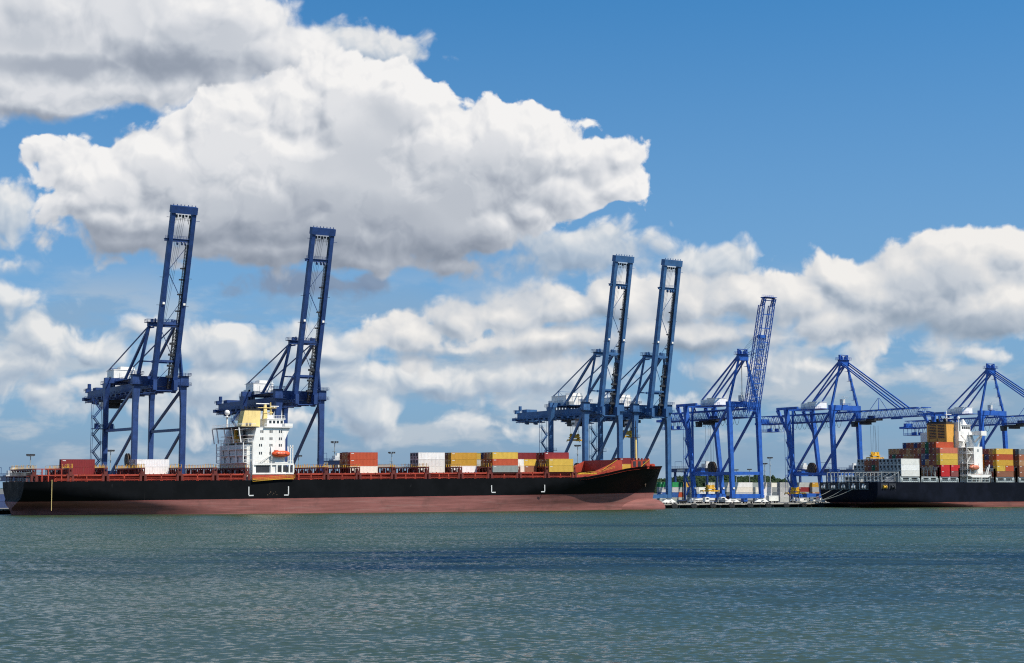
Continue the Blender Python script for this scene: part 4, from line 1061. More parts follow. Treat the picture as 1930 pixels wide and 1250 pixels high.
# hatch covers, coamings, lashing bridges
GAPS = [33, 46.7, 60.5, 74.1, 119, 132.7, 148.1, 163.3, 178.5, 192.3, 206.2, 220, 233.7]
HZ = 14.2
def hatch(x0, x1, nm=0):
    c = MB(); c.box(x0 + .9, -13.6, 11.76, x1 - .9, 13.6, 13.5); co = c.build('hatch_coaming', M['red'], shipA)
    h = MB(); xm = (x0 + x1) / 2
    for a, b in ((x0 + .75, xm - .12), (xm + .12, x1 - .75)):
        h.box(a, -15.7, 13.52, b, 15.7, HZ - .02)
        h.box(a + .5, -15.78, 13.62, b - .5, -15.72, 13.84)
    for k in range(9): h.box(x0 + 1.1 + k * (x1 - x0 - 2.4) / 8, -15.6, HZ - .018, x0 + 1.3 + k * (x1 - x0 - 2.4) / 8, -15.1, HZ + .05 + .10 * (k % 3))
    h.build('hatch_cover', M['red'], shipA)
    p = MB(); n = max(2, round((x1 - x0) / 6))
    for k in range(n + 1):
        x = x0 + 1.2 + (x1 - x0 - 2.4) * k / n
        p.box(x - .22, -15.9, 11.76, x + .22, -15.2, 13.5); p.hexa([(x - .5, -16.0, 11.76), (x + .5, -16.0, 11.76), (x + .5, -15.92, 11.76), (x - .5, -15.92, 11.76)], [(x - .2, -16.0, 12.9), (x + .2, -16.0, 12.9), (x + .2, -15.92, 12.9), (x - .2, -15.92, 12.9)])
    p.box(x0 + 1.5, -16.1, 12.05, x1 - 1.5, -15.95, 12.45)
    p.rail([(x0 + 1.3, -16.2, 11.76), (x1 - 1.3, -16.2, 11.76)], 1.1, 1.8, .05)
    p.build('deck_stanchion', M['red'], shipA)
def lashing_bridge(x, top=16.55, rail=True, ylo=-15.9, yhi=15.9):
    b = MB(); n = 13; rnd = random.Random(int(x * 10))
    for k in range(n + 1):
        y = ylo + (yhi - ylo) * k / n
        w = .16 if k % 3 else .3
        for dx in (-.55, .55): b.box(x + dx - .14, y - w, 11.77, x + dx + .14, y + w, top - .52)
        if k % 2 == 0: b.box(x - .4, y - .32, 13.6, x + .4, y + .32, 15.2)
    b.box(x - .75, ylo - .2, top - .5, x + .75, yhi + .2, top)
    b.box(x - .7, ylo, 13.9, x + .7, yhi, 14.12)
    for k in range(0, n, 3):
        y = ylo + (yhi - ylo) * (k + .5) / n; b.box(x - .3, y - .8, 14.14, x + .3, y + .8, top - .7)
    b.box(x - 1.25, ylo - .35, 11.78, x - .65, ylo + .5, HZ); b.box(x + .65, ylo - .35, 11.78, x + 1.25, ylo + .5, HZ)
    o = b.build('lashing_bridge', M['darkred'], shipA)
    if rail:
        r = MB()
        for k in range(19):
            y = ylo + (yhi - ylo) * k / 18; hgt = rnd.choice((.9, 1.15, 1.2, 1.5, .5, .4))
            for dx in (-.65, .65): r.box(x + dx - .07, y - .09, top, x + dx + .07, y + .09, top + hgt)
        r.build('bridge_rail', M['yellow'], o)
        r = MB()
        for dx in (-.65, .65): r.tube((x + dx, ylo, top + 1.1), (x + dx, yhi, top + 1.1), .04, n=4)
        r.build('safety_wire', M['grey'], o)
B0 = [14.0] + GAPS[:4]
for a, b in zip(B0, B0[1:]): hatch(a, b)
hatch(74.1, 86.5)
for a, b in zip([106.5] + GAPS[4:], GAPS[4:]): hatch(a, b)
for g in GAPS: lashing_bridge(g)
lashing_bridge(7.8, 16.3); lashing_bridge(20.5, 16.5); lashing_bridge(86.6, 16.5)
# near-side run of open frames with yellow sockets along the rail
e = MB()
for x in (8.4, 10.6, 12.8, 15.2, 17.4): e.box(x - .2, -15.9, 11.77, x + .2, -15.5, 16.2)
e.box(8.0, -15.95, 16.0, 18.0, -15.45, 16.3); e.box(8.0, -15.95, 13.8, 18.0, -15.45, 14.1); e.build('side_frame', M['red'], shipA)
# stern mooring deck under a raised platform
s = MB(); s.box(5.2, -15.6, 13.55, 13.5, 15.6, 13.85)
for k in range(9):
    y = -15 + k * 3.75
    for x in (5.6, 12.8): s.box(x - .15, y - .15, 11.77, x + .15, y + .15, 13.54)
s.build('stern_platform', M['darkred'], shipA)
s = MB(); s.rail([(5.4, 15.4, 13.85), (5.4, -15.4, 13.85), (13.3, -15.4, 13.85)], 1.15, 1.6, .06); s.rail([(5.2, 15.4, 11.76), (5.2, -15.6, 11.76)], 1.1, 1.8, .05)
s.rail([(8, -4, 13.85), (8, 14, 13.85)], 1.8, 2.2, .1); s.build('stern_rail', M['grey'], shipA)
for i, (x, y) in enumerate(((6.8, -13), (7.4, -9), (6.6, -3.5), (7.2, 1.5), (8.4, -11.2), (7.8, 8))):
    w = MB(); w.lathe([(.3, -.9), (.75, -.85), (.75, -.65), (.4, -.6), (.4, .6), (.75, .65), (.75, .85), (.3, .9)], (x, y, 12.6), 12, 'y'); w.box(x - .5, y - 1.1, 11.77, x + .5, y - .95, 12.9); w.box(x - .5, y + .95, 11.77, x + .5, y + 1.1, 12.9)
    w.build('mooring_winch', M['dullwhite'], shipA)

# superstructure ------------------------------------------------
W = M['white']
sp = MB()
sp.prism([(88.8, 11.8), (102, 11.8), (102, 27.4), (100.2, 31.6), (90.3, 31.6), (88.8, 25.6)], -15.9, -9.0)
sp.prism([(89.0, 11.8), (101.7, 11.8), (101.7, 31.4), (90.6, 31.4), (90.6, 25.4), (89.0, 25.4)], -8.98, 8.98); sp.box(87.0, -14.6, 11.8, 88.78, 14.6, 25.2)
sp.prism([(88.8, 11.8), (102, 11.8), (102, 27.4), (100.2, 31.6), (90.3, 31.6), (88.8, 25.6)], 9.0, 15.9)
so = sp.build('superstructure', W, shipA)
for zz in (30.1, 27.4, 24.9, 21.9):      # port holes in pairs, deck by deck
    for xx in (91.9, 95.6, 99.4):
        if zz < 23 and xx > 98: continue
        for k in range(2):
            w = MB(); x = xx + k * .75 - (.5 if zz < 26 and xx < 93 else 0); w.box(x, -15.97, zz - .5, x + .42, -15.905, zz + .5); w.build('window', M['glass'], so)
# aft face: decks, doors, railings, pillars
d = MB()
for zz, xx in ((18.2, 77.6), (21.0, 85.2), (23.4, 84.9), (26.0, 85.2), (28.6, 87.2)):
    x0 = 85.6 if zz < 25.5 else 87.0; d.box(x0, -15.8, zz, 86.95 if zz < 25.5 else 90.2, 13.5, zz + .22)
d.box(83.0, -16.0, 31.62, 91.2, 12.5, 31.95, 1)
for y in (-15.7, -8, 0, 8, 13): 
    d.beam((84.2, y, 25.9), (83.3, y, 31.6), .35); d.box(85.0, y - .15, 18.4, 85.3, y + .15, 25.9)
for y in (-12.5, -5.5, 2, 8.5):
    d.box(86.88, y - .5, 18.45, 86.99, y + .5, 20.5, 1); d.box(86.88, y + 1.5, 21.3, 86.99, y + 2.2, 23.1, 1); d.box(90.35, y - 1.0, 26.2, 90.58, y + .6, 28.2, 1); d.box(90.3, y + 1.8, 26.6, 90.58, y + 3.6, 30.9, 1)
d.build('aft_deck', [W, M['dark']], so)
r = MB()
for zz in (18.42, 21.22, 23.62, 26.22): r.rail([(85.7, 13.4, zz), (85.7, -15.6, zz), (88.7, -15.6, zz)], 1.1, 1.5, .06)
r.rail([(83.2, 12.3, 31.95), (83.2, -15.9, 31.95), (90, -15.9, 31.95)], 1.1, 1.5, .06)
r.build('handrail', W, so)
# provision cranes and store structures on the aft decks
c = MB(); c.tube((86.8, -3.5, 26.2), (86.8, -3.5, 31.0), .7, n=8); c.tube((86.8, -3.5, 30), (84.6, -9, 28.4), .3, n=6); c.box(86, -5, 26.22, 88.5, -2, 28.4); c.build('provision_crane', M['yellow'], so)
# funnel
f = MB(); f.hexa([(87.0, -8.6, 31.96), (94.6, -8.6, 31.96), (94.6, -3.4, 31.96), (87.0, -3.4, 31.96)], [(88.5, -8.2, 38.3), (95.0, -8.2, 38.3), (95.0, -3.8, 38.3), (88.5, -3.8, 38.3)])
fo = f.build('funnel', M['cream'], so)
f = MB(); f.box(88.7, -8.0, 38.31, 94.8, -4.0, 39.0)
for k in range(5): f.tube((89.6 + k * 1.1, -6 + .5 * (k % 2), 39), (89.4 + k * 1.1, -6 + .5 * (k % 2), 40.0), .3, n=8)
f.build('exhaust_pipe', M['black'], fo)
for x in (88.9, 90.3):
    v = MB(); v.box(x, -8.72, 32.6, x + .75, -8.50, 33.6); v.build('vent_grille', M['brown'], fo)
# wheelhouse, bridge deck and wings
b = MB(); b.box(93.2, -16.7, 31.62, 104.6, 16.7, 32.0); 
for s in (-1, 1): b.prism_x([(s * 16.6, 31.6), (s * 10.5, 31.6), (s * 10.5, 30.8), (s * 15.8, 27.6), (s * 16.6, 27.6)], 100.9, 102.0) if False else None
b.prism([(100.3, 31.58), (104.0, 31.58), (102.05, 27.2)], -15.8, -15.2); b.prism([(100.3, 31.58), (104.0, 31.58), (102.05, 27.2)], 15.2, 15.8)
b.build('bridge_deck', W, so)
b = MB(); b.box(97.2, -9.5, 32.01, 104.0, 9.5, 35.0); b.box(96.9, -9.8, 35.01, 104.6, 9.8, 35.35); wo = b.build('wheelhouse', W, so)
for k in range(4): w = MB(); w.box(98.0 + k * 1.55, -9.58, 33.4, 98.95 + k * 1.55, -9.505, 34.5); w.build('window', M['glass'], wo)
b = MB(); b.box(101.4, -16.75, 32.01, 104.7, -16.55, 33.2); b.box(104.5, -16.54, 32.01, 104.7, -9.6, 33.2); b.box(101.4, -16.54, 32.01, 101.6, -13.8, 33.2)
b.build('bridge_wing', W, so)
MB().rail([(97.2, -9.6, 35.35), (104.4, -9.6, 35.35)], 1.1, 1.3, .06).build('handrail', W, wo); MB().rail([(93.4, -16.4, 32.0), (101.2, -16.4, 32.0)], 1.1, 1.3, .06).build('handrail', W, so)
a = MB(); a.tube((104.0 - 1.5, 0, 35.35), (102.3, 0, 42.0), .45, .28, n=8); a.box(101.7, -.6, 38.0, 103.2, .6, 38.25); a.box(102.0, -1.8, 39.8, 102.7, 1.8, 39.95); a.build('signal_mast', M['cream'], so)
a = MB(); a.hexa([(97.6, -4.6, 35.36), (99.4, -4.6, 35.36), (99.4, -3, 35.36), (97.6, -3, 35.36)], [(98.2, -4.2, 41), (99.0, -4.2, 41), (99.0, -3.4, 41), (98.2, -3.4, 41)]); a.box(95.4, -4.6, 39.6, 103.2, -3.0, 39.8)
a.box(97.4, -4.7, 37.6, 101.4, -3, 37.75)
ao = a.build('radar_mast', M['cream'], so)
a = MB(); a.box(94.8, -4.1, 41.1, 100.2, -3.6, 41.45); a.box(100.8, -4.0, 40.2, 104.2, -3.6, 40.5); a.tube((102.5, -3.8, 39.8), (102.5, -3.8, 40.2), .2); a.box(98.9, -4, 35.36, 101.6, -2.4, 37.0); a.build('radar_scanner', W, ao)
a = MB(); a.tube((86.4, 5.0, 31.95), (86.4, 5.0, 36.9), .38, n=10); a.box(85.2, 4, 36.2, 87.6, 6, 36.35); a.ball((86.4, 5.0, 38.0), 1.05, 14); a.build('satellite_dome', W, so)
# boat deck gallery, lifeboat on its davits
g = MB(); g.box(88.6, -16.45, 17.4, 105.3, -15.92, 18.0); g.box(88.6, -16.45, 13.9, 105.3, -15.92, 14.5); g.box(88.6, -16.44, 17.0, 106.2, -13.9, 17.39) if False else None
for x in (88.7, 95.9, 98.2, 100.4, 103.3, 105.0): g.box(x, -16.4, 14.51, x + .55, -15.93, 17.39)
g.box(97.6, -16.5, 18.01, 102.8, -15.93, 18.5); g.box(102.01, -15.9, 17.4, 105.6, 15.9, 17.9)
for y in (-15.5, -8, 0, 8, 15.5): g.box(104.9, y - .3, 11.8, 105.5, y + .3, 17.38)
g.build('boat_deck', W, so)
MB().box(88.6, -16.3, 11.77, 105.3, -15.92, 13.85).build('deck_coaming', M['red'], shipA)
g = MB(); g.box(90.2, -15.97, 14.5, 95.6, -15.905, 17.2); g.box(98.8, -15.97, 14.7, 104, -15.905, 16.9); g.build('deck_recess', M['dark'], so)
g = MB()
for x in (96.2, 102.9): g.beam((x, -15.9, 18.0), (x, -16.9, 20.4), .4, .5); g.beam((x, -16.9, 20.4), (x, -16.2, 24.4), .35, .4)
g.beam((92.0, -16.3, 18.2), (96.2, -16.4, 21.4), .3); g.beam((91.2, -16.3, 18.2), (95.4, -16.4, 21.2), .12)
g.box(104.0, -15.9, 18.0, 104.3, -15.4, 25.0); g.box(105.0, -15.9, 18.0, 105.3, -15.4, 25.0); g.box(103.9, -15.9, 24.0, 105.4, -15.3, 24.3)
g.rail([(90, -16.3, 18.0), (97.4, -16.3, 18.0)], 1.1, 1.2, .06); g.rail([(103, -16.3, 18.0), (105.2, -16.3, 18.0)], 1.1, 1.0, .06)
g.build('lifeboat_davit', W, so)
def lifeboat(parent, x, y, z, L, m, lab):
    t = thing('lifeboat', lab, 'lifeboat', parent and (AX + x, AY + y, z + ATRIM * x) or (x, y, z), AROT if parent else (0, 0, 0), 'orange enclosed lifeboats')
    h = MB(); n = 12; vs = []; ring = [(0, -1.0), (.75, -.8), (1.0, -.1), (.98, .05), (.82, .65), (.35, 1.05), (0, 1.1)]
    ring = [(a, b) for a, b in ring] + [(-a, b) for a, b in ring[-2:0:-1]]
    for i in range(n + 1):
        u = -1 + 2 * i / n; f = max(.08, (1 - abs(u) ** 3.2)) ; k = 1.25
        for a, b in ring: vs.append((u * L / 2, a * k * (f ** .7), (b * k * .95) * (f ** .45) + (.12 * u * u)))
    m_ = len(ring); fs = [(i * m_ + j, i * m_ + (j + 1) % m_, (i + 1) * m_ + (j + 1) % m_, (i + 1) * m_ + j) for i in range(n) for j in range(m_)]
    fs += [tuple(range(m_ - 1, -1, -1)), tuple(range(n * m_, n * m_ + m_))]
    h._add(vs, fs); h.build('boat_hull', m, t, smooth=True)
    w = MB(); w.box(-L * .42, -1.34, -.02, L * .42, -1.26, .08); w.build('fender_strip', M['dark'], t)
    w = MB()
    for k in range(4): w.box(-L * .3 + k * L * .16, -1.16, .32, -L * .3 + k * L * .16 + .5, -1.05, .6)
    w.build('boat_window', M['glass'], t)
    c = MB(); c.box(-L * .36, -.6, 1.0, -L * .18, .6, 1.5); c.build('conning_hatch', m, t)
lifeboat(True, 99.5, -17.2, 21.5 + .0, 7.2, M['orange'], 'bright orange lifeboat hung on the white house of the black and red ship')

# bow: breakwater, ramped side screens, foremast, winches
b = MB()
b.prism([(240, 12.0), (260.5, 14.9), (260.5, 19.2), (258.6, 19.2)], -13.5, -13.0); b.prism([(240, 12.0), (260.5, 14.9), (260.5, 19.2), (258.6, 19.2)], 13.0, 13.5)
b.box(258.4, -12.9, 12.5, 258.8, 12.9, 19.4)
for k in range(9): b.box(258.81, -12.5 + k * 3, 12.6, 260.6, -12.2 + k * 3, 18.8)
b.prism([(268.4, 14.9), (278.4, 15.4), (278.4, 19.6), (268.4, 19.3)], -9.3, -9.0)
b.box(278.1, -8.99, 15.4, 278.5, 8.99, 19.7)
for k in range(6): b.box(269 + k * 1.7, -9.6, 19.31, 269.25 + k * 1.7, -8.8, 20.2)
b.build('breakwater', M['red'], shipA)
b = MB()
for k in range(3): b.box(269.4 + k * 2.6, -9.42, 16.4, 270.8 + k * 2.6, -9.305, 18.8)
b.build('breakwater_opening', M['dark'], shipA)
b = MB(); b.beam((250.0, -14.2, 15.2), (257.5, -13.6, 19.2), .16); b.beam((272.0, -11.0, 16.2), (278.2, -9.6, 19.6), .16); b.box(236.5, -15.2, 13.2, 246.0, -14.6, 13.75)
b.rail([(232, -15.8, 12.2), (246, -15.4, 13.4), (256, -14.2, 15.4)], 1.1, 1.6, .05); b.build('deck_ladder', M['yellow'], shipA)
f = MB(); f.tube((277.6, 0, 15.5), (277.6, 0, 29.6), .62, .5, n=10); fo = f.build('foremast', M['cream'], shipA)
f = MB(); f.tube((277.6, 0, 29.6), (277.6, 0, 37.2), .3, .14, n=8); f.box(276.0, -1.2, 29.5, 279.2, 1.2, 29.68); f.rail([(276, -1.2, 29.68), (279.2, -1.2, 29.68)], 1, .8, .06); f.box(277.0, -.4, 34, 278.2, .4, 34.2); f.build('mast_pole', M['dark'], fo)
for i, (x, y) in enumerate(((283, -4), (283, 4), (276, -10), (286.5, 0))):
    w = MB(); w.lathe([(.3, -1.1), (.9, -1.05), (.9, -.8), (.45, -.75), (.45, .75), (.9, .8), (.9, 1.05), (.3, 1.1)], (x, y, 16.9), 12, 'y'); w.box(x - .6, y - 1.3, 15.5, x + .6, y - 1.15, 17.3); w.build('mooring_winch', M['red'], shipA)
w = MB(); hx = 280.5; hy = halfA(hx, 9.0); w.box(hx - .5, -hy - .15, 8.4, hx + .2, -hy + .6, 9.1); w.beam((hx - .2, -hy - .1, 8.4), (hx - .2, -hy - .05, 7.6), .22); w.build('anchor', M['brown'], shipA)

# ---------------------------------------------------------------- the dark blue ship on the right
BX, BY = 527.0, -20.0
shipB = thing('container_ship', 'dark blue container ship with red bottom and orange funnel, cut by the right edge', 'ship', (BX, BY, 0))
DB = lambda x: interp(x, [(0, 12.35), (215, 12.35), (240, 14.5), (260, 16)])
stemB = lambda z: interp(z, [(-4, 258), (2.6, 259), (16, 266)])
def halfB(x, z):
    B = 20.0
    bs = B * interp(z, [(-4, .03), (.8, .04), (1.2, .3), (1.9, .62), (2.6, .80), (3.6, .92), (6, .985), (9, 1)])
    ls = interp(z, [(-4, 90), (0, 76), (2.6, 40), (6, 16), (9, 8)])
    x0 = interp(z, [(-4, 9), (1.1, 6), (2, 4.5), (4, 3.4), (12, 3.0)])
    h = bs + (B - bs) * ease((x - x0) / ls)
    le = interp(z, [(-4, 80), (4, 70), (12, 50), (16, 40)]); xs = stemB(z)
    return min(h, B * ease((xs - x) / le, .9)) if x < xs else 0.0
xaB = lambda z: interp(z, [(-4, 9), (1.1, 6), (2, 4.5), (4, 3.4), (12, 3.0)])
mbB, rowsB, KB = hull_mesh(halfB, stemB, xaB, DB, -4, [-4, -1.5, 0, 1.1, 1.5, 2.0, 2.6, 3.4], 70)
hb = mbB.build('hull', M['hull_b'], shipB, smooth=True); hb.data.set_sharp_from_angle(angle=R(35))
deck_sheet(halfB, rowsB, .02, 3.0, 262).build('main_deck', M['grey'], shipB)
# mooring openings in the transom (5) and the side (2): a dark recess with a bright frame edge and winches
for i in range(5):
    y = 17.2 - i * 7.1
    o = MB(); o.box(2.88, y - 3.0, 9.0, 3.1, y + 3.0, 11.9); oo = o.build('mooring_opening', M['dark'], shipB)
    f = MB(); f.box(2.80, y + 3.0, 8.9, 3.1, y + 3.45, 12.0); f.box(2.82, y - 3.0, 8.88, 3.05, y + 2.98, 8.99); f.build('opening_frame', M['palegrey'], oo)
    w = MB(); s = (1.7, .9, 1.5, 1.8, 1.6)[i]
    w.lathe([(.3, -1.1), (.9, -1.0), (.9, -.7), (.5, -.6), (.5, .6), (.9, .7), (.9, 1.0), (.3, 1.1)], (2.72, y - .3, 9.9), 12, 'y'); w.box(2.6, y - 1.3 + .3 * i, 10.3, 2.86, y - .2 + .3 * i, 10.2 + s * .8)
    w.build('mooring_winch', M['dullwhite'] if i != 2 else M['grey'], oo)
for i, x in enumerate((5.2, 10.4)):
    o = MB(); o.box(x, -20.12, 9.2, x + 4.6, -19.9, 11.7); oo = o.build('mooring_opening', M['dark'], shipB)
    w = MB(); w.lathe([(.3, -1.1), (.9, -1.0), (.9, -.7), (.5, -.6), (.5, .6), (.9, .7), (.9, 1.0), (.3, 1.1)], (x + 2.2, -20.25, 10.0), 12, 'x'); w.build('mooring_winch', M['yellow'] if i == 0 else M['dark'], oo)
sc = MB(); sc.box(24.0, -20.06, 8.2, 27.2, -20.01, 10.6); 
# cell guides at the stern
PG = M['palegrey']
g = MB()
for x in (6.5, 17.6):
    for k in range(16):
        y = -19.4 + k * 2.52; g.box(x - .15, y - .15, 12.35, x + .15, y + .15, 17.4 if x > 10 or k > 3 else 16.8)
    for z in (12.7, 14.9, 17.2): g.box(x - .12, -19.5, z, x + .12, 18.6, z + .2)
for k in range(16):
    y = -19.4 + k * 2.52
    g.box(6.66, y - .1, 17.0, 17.44, y + .1, 17.2)
    if k % 2 == 0: g.beam((6.6, y, 12.6), (17.5, y, 17.0), .12)
g.build('cell_guide', M['grey'], shipB)
def hatch_b(x0, x1):
    c = MB(); c.box(x0, -17.5, 12.36, x1, 17.5, 14.4); c.box(x0, -19.4, 14.42, x1, 19.4, 15.1)
    c.build('hatch_cover', M['grey'], shipB)
    p = MB(); n = 2
    for k in range(n + 1):
        x = x0 + .8 + (x1 - x0 - 1.6) * k / n
        p.box(x - .75, -19.7, 12.36, x - .25, -18.9, 14.4); p.box(x + .25, -19.7, 12.36, x + .75, -18.9, 14.4); p.box(x - .24, -19.7, 13.9, x + .24, -18.9, 14.4)
    p.box(x0 + 1.6, -19.75, 12.4, x1 - 1.6, -19.6, 12.9); p.rail([(x0, -19.8, 12.36), (x1, -19.8, 12.36)], 1.1, 1.5, .06)
    p.build('deck_stanchion', PG, shipB)
for a, b in ((18.6, 31.6), (32.4, 44.2), (45.2, 58.2), (84.6, 98.2), (101.6, 115), (116, 130)): hatch_b(a, b)
def lash_b(x, h=18.4):
    g = MB()
    for k in range(17):
        y = -19.6 + k * 2.45; g.box(x - .14, y - .14, 12.36, x + .14, y + .14, h if k % 4 else h + .8)
        if k % 2: g.beam((x, y, 15.2), (x, y + 2.2, h - .4), .1)
    for z in (14.4, h - .3): g.box(x - .3, -19.7, z, x + .3, 19.6, z + .18)
    for s in (-1, 1): g.box(x - .4, -19.9, 12.36, x + .4, -19.3, h + 1.1)
    g.rail([(x, -19.6, h), (x, 19.5, h)], 1.1, 1.3, .06)
    g.build('lashing_bridge', M['palegrey'], shipB)
lash_b(32.0); lash_b(44.6, 18.6); lash_b(58.6, 18.2); lash_b(84.2, 18.2); lash_b(100.0, 18.6); lash_b(115.5, 18.6)
# lashing rods in front of the stack end
# superstructure
s = MB()
s.box(66.4, -13, 12.36, 75.2, 13, 38.0)
s.box(69.6, -19.7, 16.4, 75.6, -13.02, 30.1); s.box(69.6, 13.02, 16.4, 75.6, 19.7, 30.1)
s.prism_x([(-13.02, 30.11), (-16.4, 30.11), (-13.02, 38.0)], 73.4, 75.2)
s.box(72.6, -16.6, 36.0, 76.6, 16.6, 36.3)
so = s.build('superstructure', W, shipB)
s = MB(); s.box(70.2, -11, 38.01, 77, 11, 41.2); s.box(69.8, -11.4, 41.21, 77.4, 11.4, 41.5); wo = s.build('wheelhouse', W, so)
for k in range(4): MB().box(71.0 + k * 1.5, -11.08, 39.3, 72.1 + k * 1.5, -11.005, 40.6).build('window', M['glass'], wo)
s = MB(); s.box(73.6, -21.0, 36.0, 77.4, -13.1, 36.3); s.box(73.6, -21.2, 35.7, 77.4, -21.0, 38.0); s.box(77.2, -20.98, 36.31, 77.4, -11, 38.0); s.box(73.6, -20.98, 36.31, 73.8, -17, 38.0)
s.beam((75.2, -13.1, 31.0), (75.2, -19.8, 36.0), .9, .7); s.beam((75.2, -17.2, 30.2), (75.2, -20.2, 36.0), .6, .5); s.build('bridge_wing', W, so)
s = MB(); s.box(75.7, 13.1, 36.0, 77.4, 21.0, 38.0); s.build('bridge_wing', W, so)
a = MB()
for zz in (18.6, 21.6, 26.4, 29.5, 32.8):
    x1 = 69.55 if zz < 31 else 66.3; a.box(64.6, -19.6, zz, x1, -13.05, zz + .22) if zz < 31 else a.box(64.6, -16.2, zz, 69.5, -13.05, zz + .22)
    a.rail([(64.7, -13.2, zz + .22), (64.7, -19.5 if zz < 31 else -16.1, zz + .22), (69.4, -19.5 if zz < 31 else -16.1, zz + .22)], 1.1, 1.0, .06)
for k, (z0, z1) in enumerate(((14.8, 18.6), (18.6, 21.6), (21.6, 26.4), (26.4, 29.5), (29.5, 32.8), (32.8, 36.0))):
    xa_, xb_ = (65.4, 68.8) if k % 2 == 0 else (68.8, 65.4); a.beam((xa_, -18.6 if k < 4 else -15.4, z0 + .2), (xb_, -18.6 if k < 4 else -15.4, z1), .7, .22)
for y in (-19.4, -16.4): a.box(64.7, y - .12, 14.8, 64.95, y + .12, 29.5)
a.build('outside_stairs', W, so)
a = MB()
for zz, y in ((16.6, -15), (19.2, -17.4), (22.6, -15), (27, -17), (30.2, -14.4)): a.box(69.45, y - .45, zz, 69.59, y + .45, zz + 1.9)
for zz in (20, 24, 28, 33): a.box(66.28, -9, zz, 66.39, -8.2, zz + 1.9); a.box(66.28, 2, zz, 66.39, 3, zz + 1.9)
a.build('door', M['dark'], so)
a = MB(); a.box(72.0, -19.78, 27.6, 73.0, -19.705, 28.9); a.build('emblem', M['grey'], so)
b = MB(); b.prism([(64.0, 16.2), (80.4, 16.2), (80.4, 15.6), (78.4, 14.75), (67.4, 14.75), (65.6, 15.6), (64, 15.6)], -20.3, -13.0); b.rail([(64.2, -20.2, 16.2), (80.2, -20.2, 16.2)], 1.2, 1.1, .07); b.build('boat_deck', W, so)
b = MB(); b.box(64, -19.9, 12.36, 80, -19.3, 12.6)
for k in range(6): b.box(64.2 + k * 3.1, -19.9, 12.6, 64.5 + k * 3.1, -19.4, 14.74)
b.box(64, -19.7, 13.6, 80.2, -19.5, 13.8); b.build('deck_stanchion', PG, so)
b = MB(); b.beam((78.0, -20.2, 16.2), (79.6, -20.4, 21.2), .5, .5); b.beam((76.8, -20.2, 16.2), (78.2, -20.4, 19.8), .3)
for x in (66.0, 71.2): b.beam((x, -20.1, 16.2), (x + .4, -20.6, 21.6), .35)
b.build('lifeboat_davit', W, so)
lifeboat(None, BX + 68.4, BY - 20.7, 19.6, 6.6, M['paleorange'], 'pale orange lifeboat low on the white house of the dark blue ship')
m_ = MB(); m_.tube((72, 0, 41.5), (72, 0, 49), .4, .2, n=8); m_.box(70.6, -2, 45, 73.4, 2, 45.2); m_.box(71, -.5, 47, 75, .5, 47.3); m_.tube((73, -7, 41.5), (73, -7, 44.6), .25, n=6); m_.ball((73, -7, 45.1), .8, 10)
m_.hexa([(74, -9, 41.5), (77, -9, 41.5), (77, -6, 41.5), (74, -6, 41.5)], [(75.2, -7.8, 44.4), (75.8, -7.8, 44.4), (75.8, -7.2, 44.4), (75.2, -7.2, 44.4)])
for k in range(5): m_.tube((66.8 + k * .9, -11.5 + k * .3, 38), (66.8 + k * .9, -11.5 + k * .3, 43.5 - .6 * (k % 3)), .09, n=4)
m_.build('signal_mast', W, so)
for k in range(2): MB().box(66.8 + k * 1.5, -12.4, 38.01, 67.4 + k * 1.5, -9, 42.6).build('signal_mast', M['dullwhite'], so)
# funnel: ochre side with a louvred after face
f = MB(); f.box(60.8, -10.2, 12.36, 66.0, 3.0, 41.6); fo = f.build('funnel', M['orange_f'], shipB)
f = MB(); f.box(60.7, -10.28, 41.61, 66.1, 3.1, 42.4); f.build('funnel_band', M['brown'], fo)
f = MB()
for k in range(9):
    z = 34.6 + k * .78
    for y in (-8.9, -3.4): f.box(60.70, y, z, 60.79, y + 4.6, z + .42)
f.box(60.68, -4.0, 20, 60.79, -3.7, 34.4); f.box(60.68, 1.5, 20, 60.79, 1.8, 41); f.build('louvre', M['dark'], fo)
f = MB(); f.box(61.2, -9.6, 42.41, 65.6, 2.6, 43.0)
for k in range(7): f.tube((62.0 + (k % 3) * 1.3, -8.6 + k * 1.6, 43.0), (61.6 + (k % 3) * 1.3, -8.6 + k * 1.6, 44.2 + .3 * (k % 2)), .45, n=8)
f.build('exhaust_pipe', M['black'], fo)
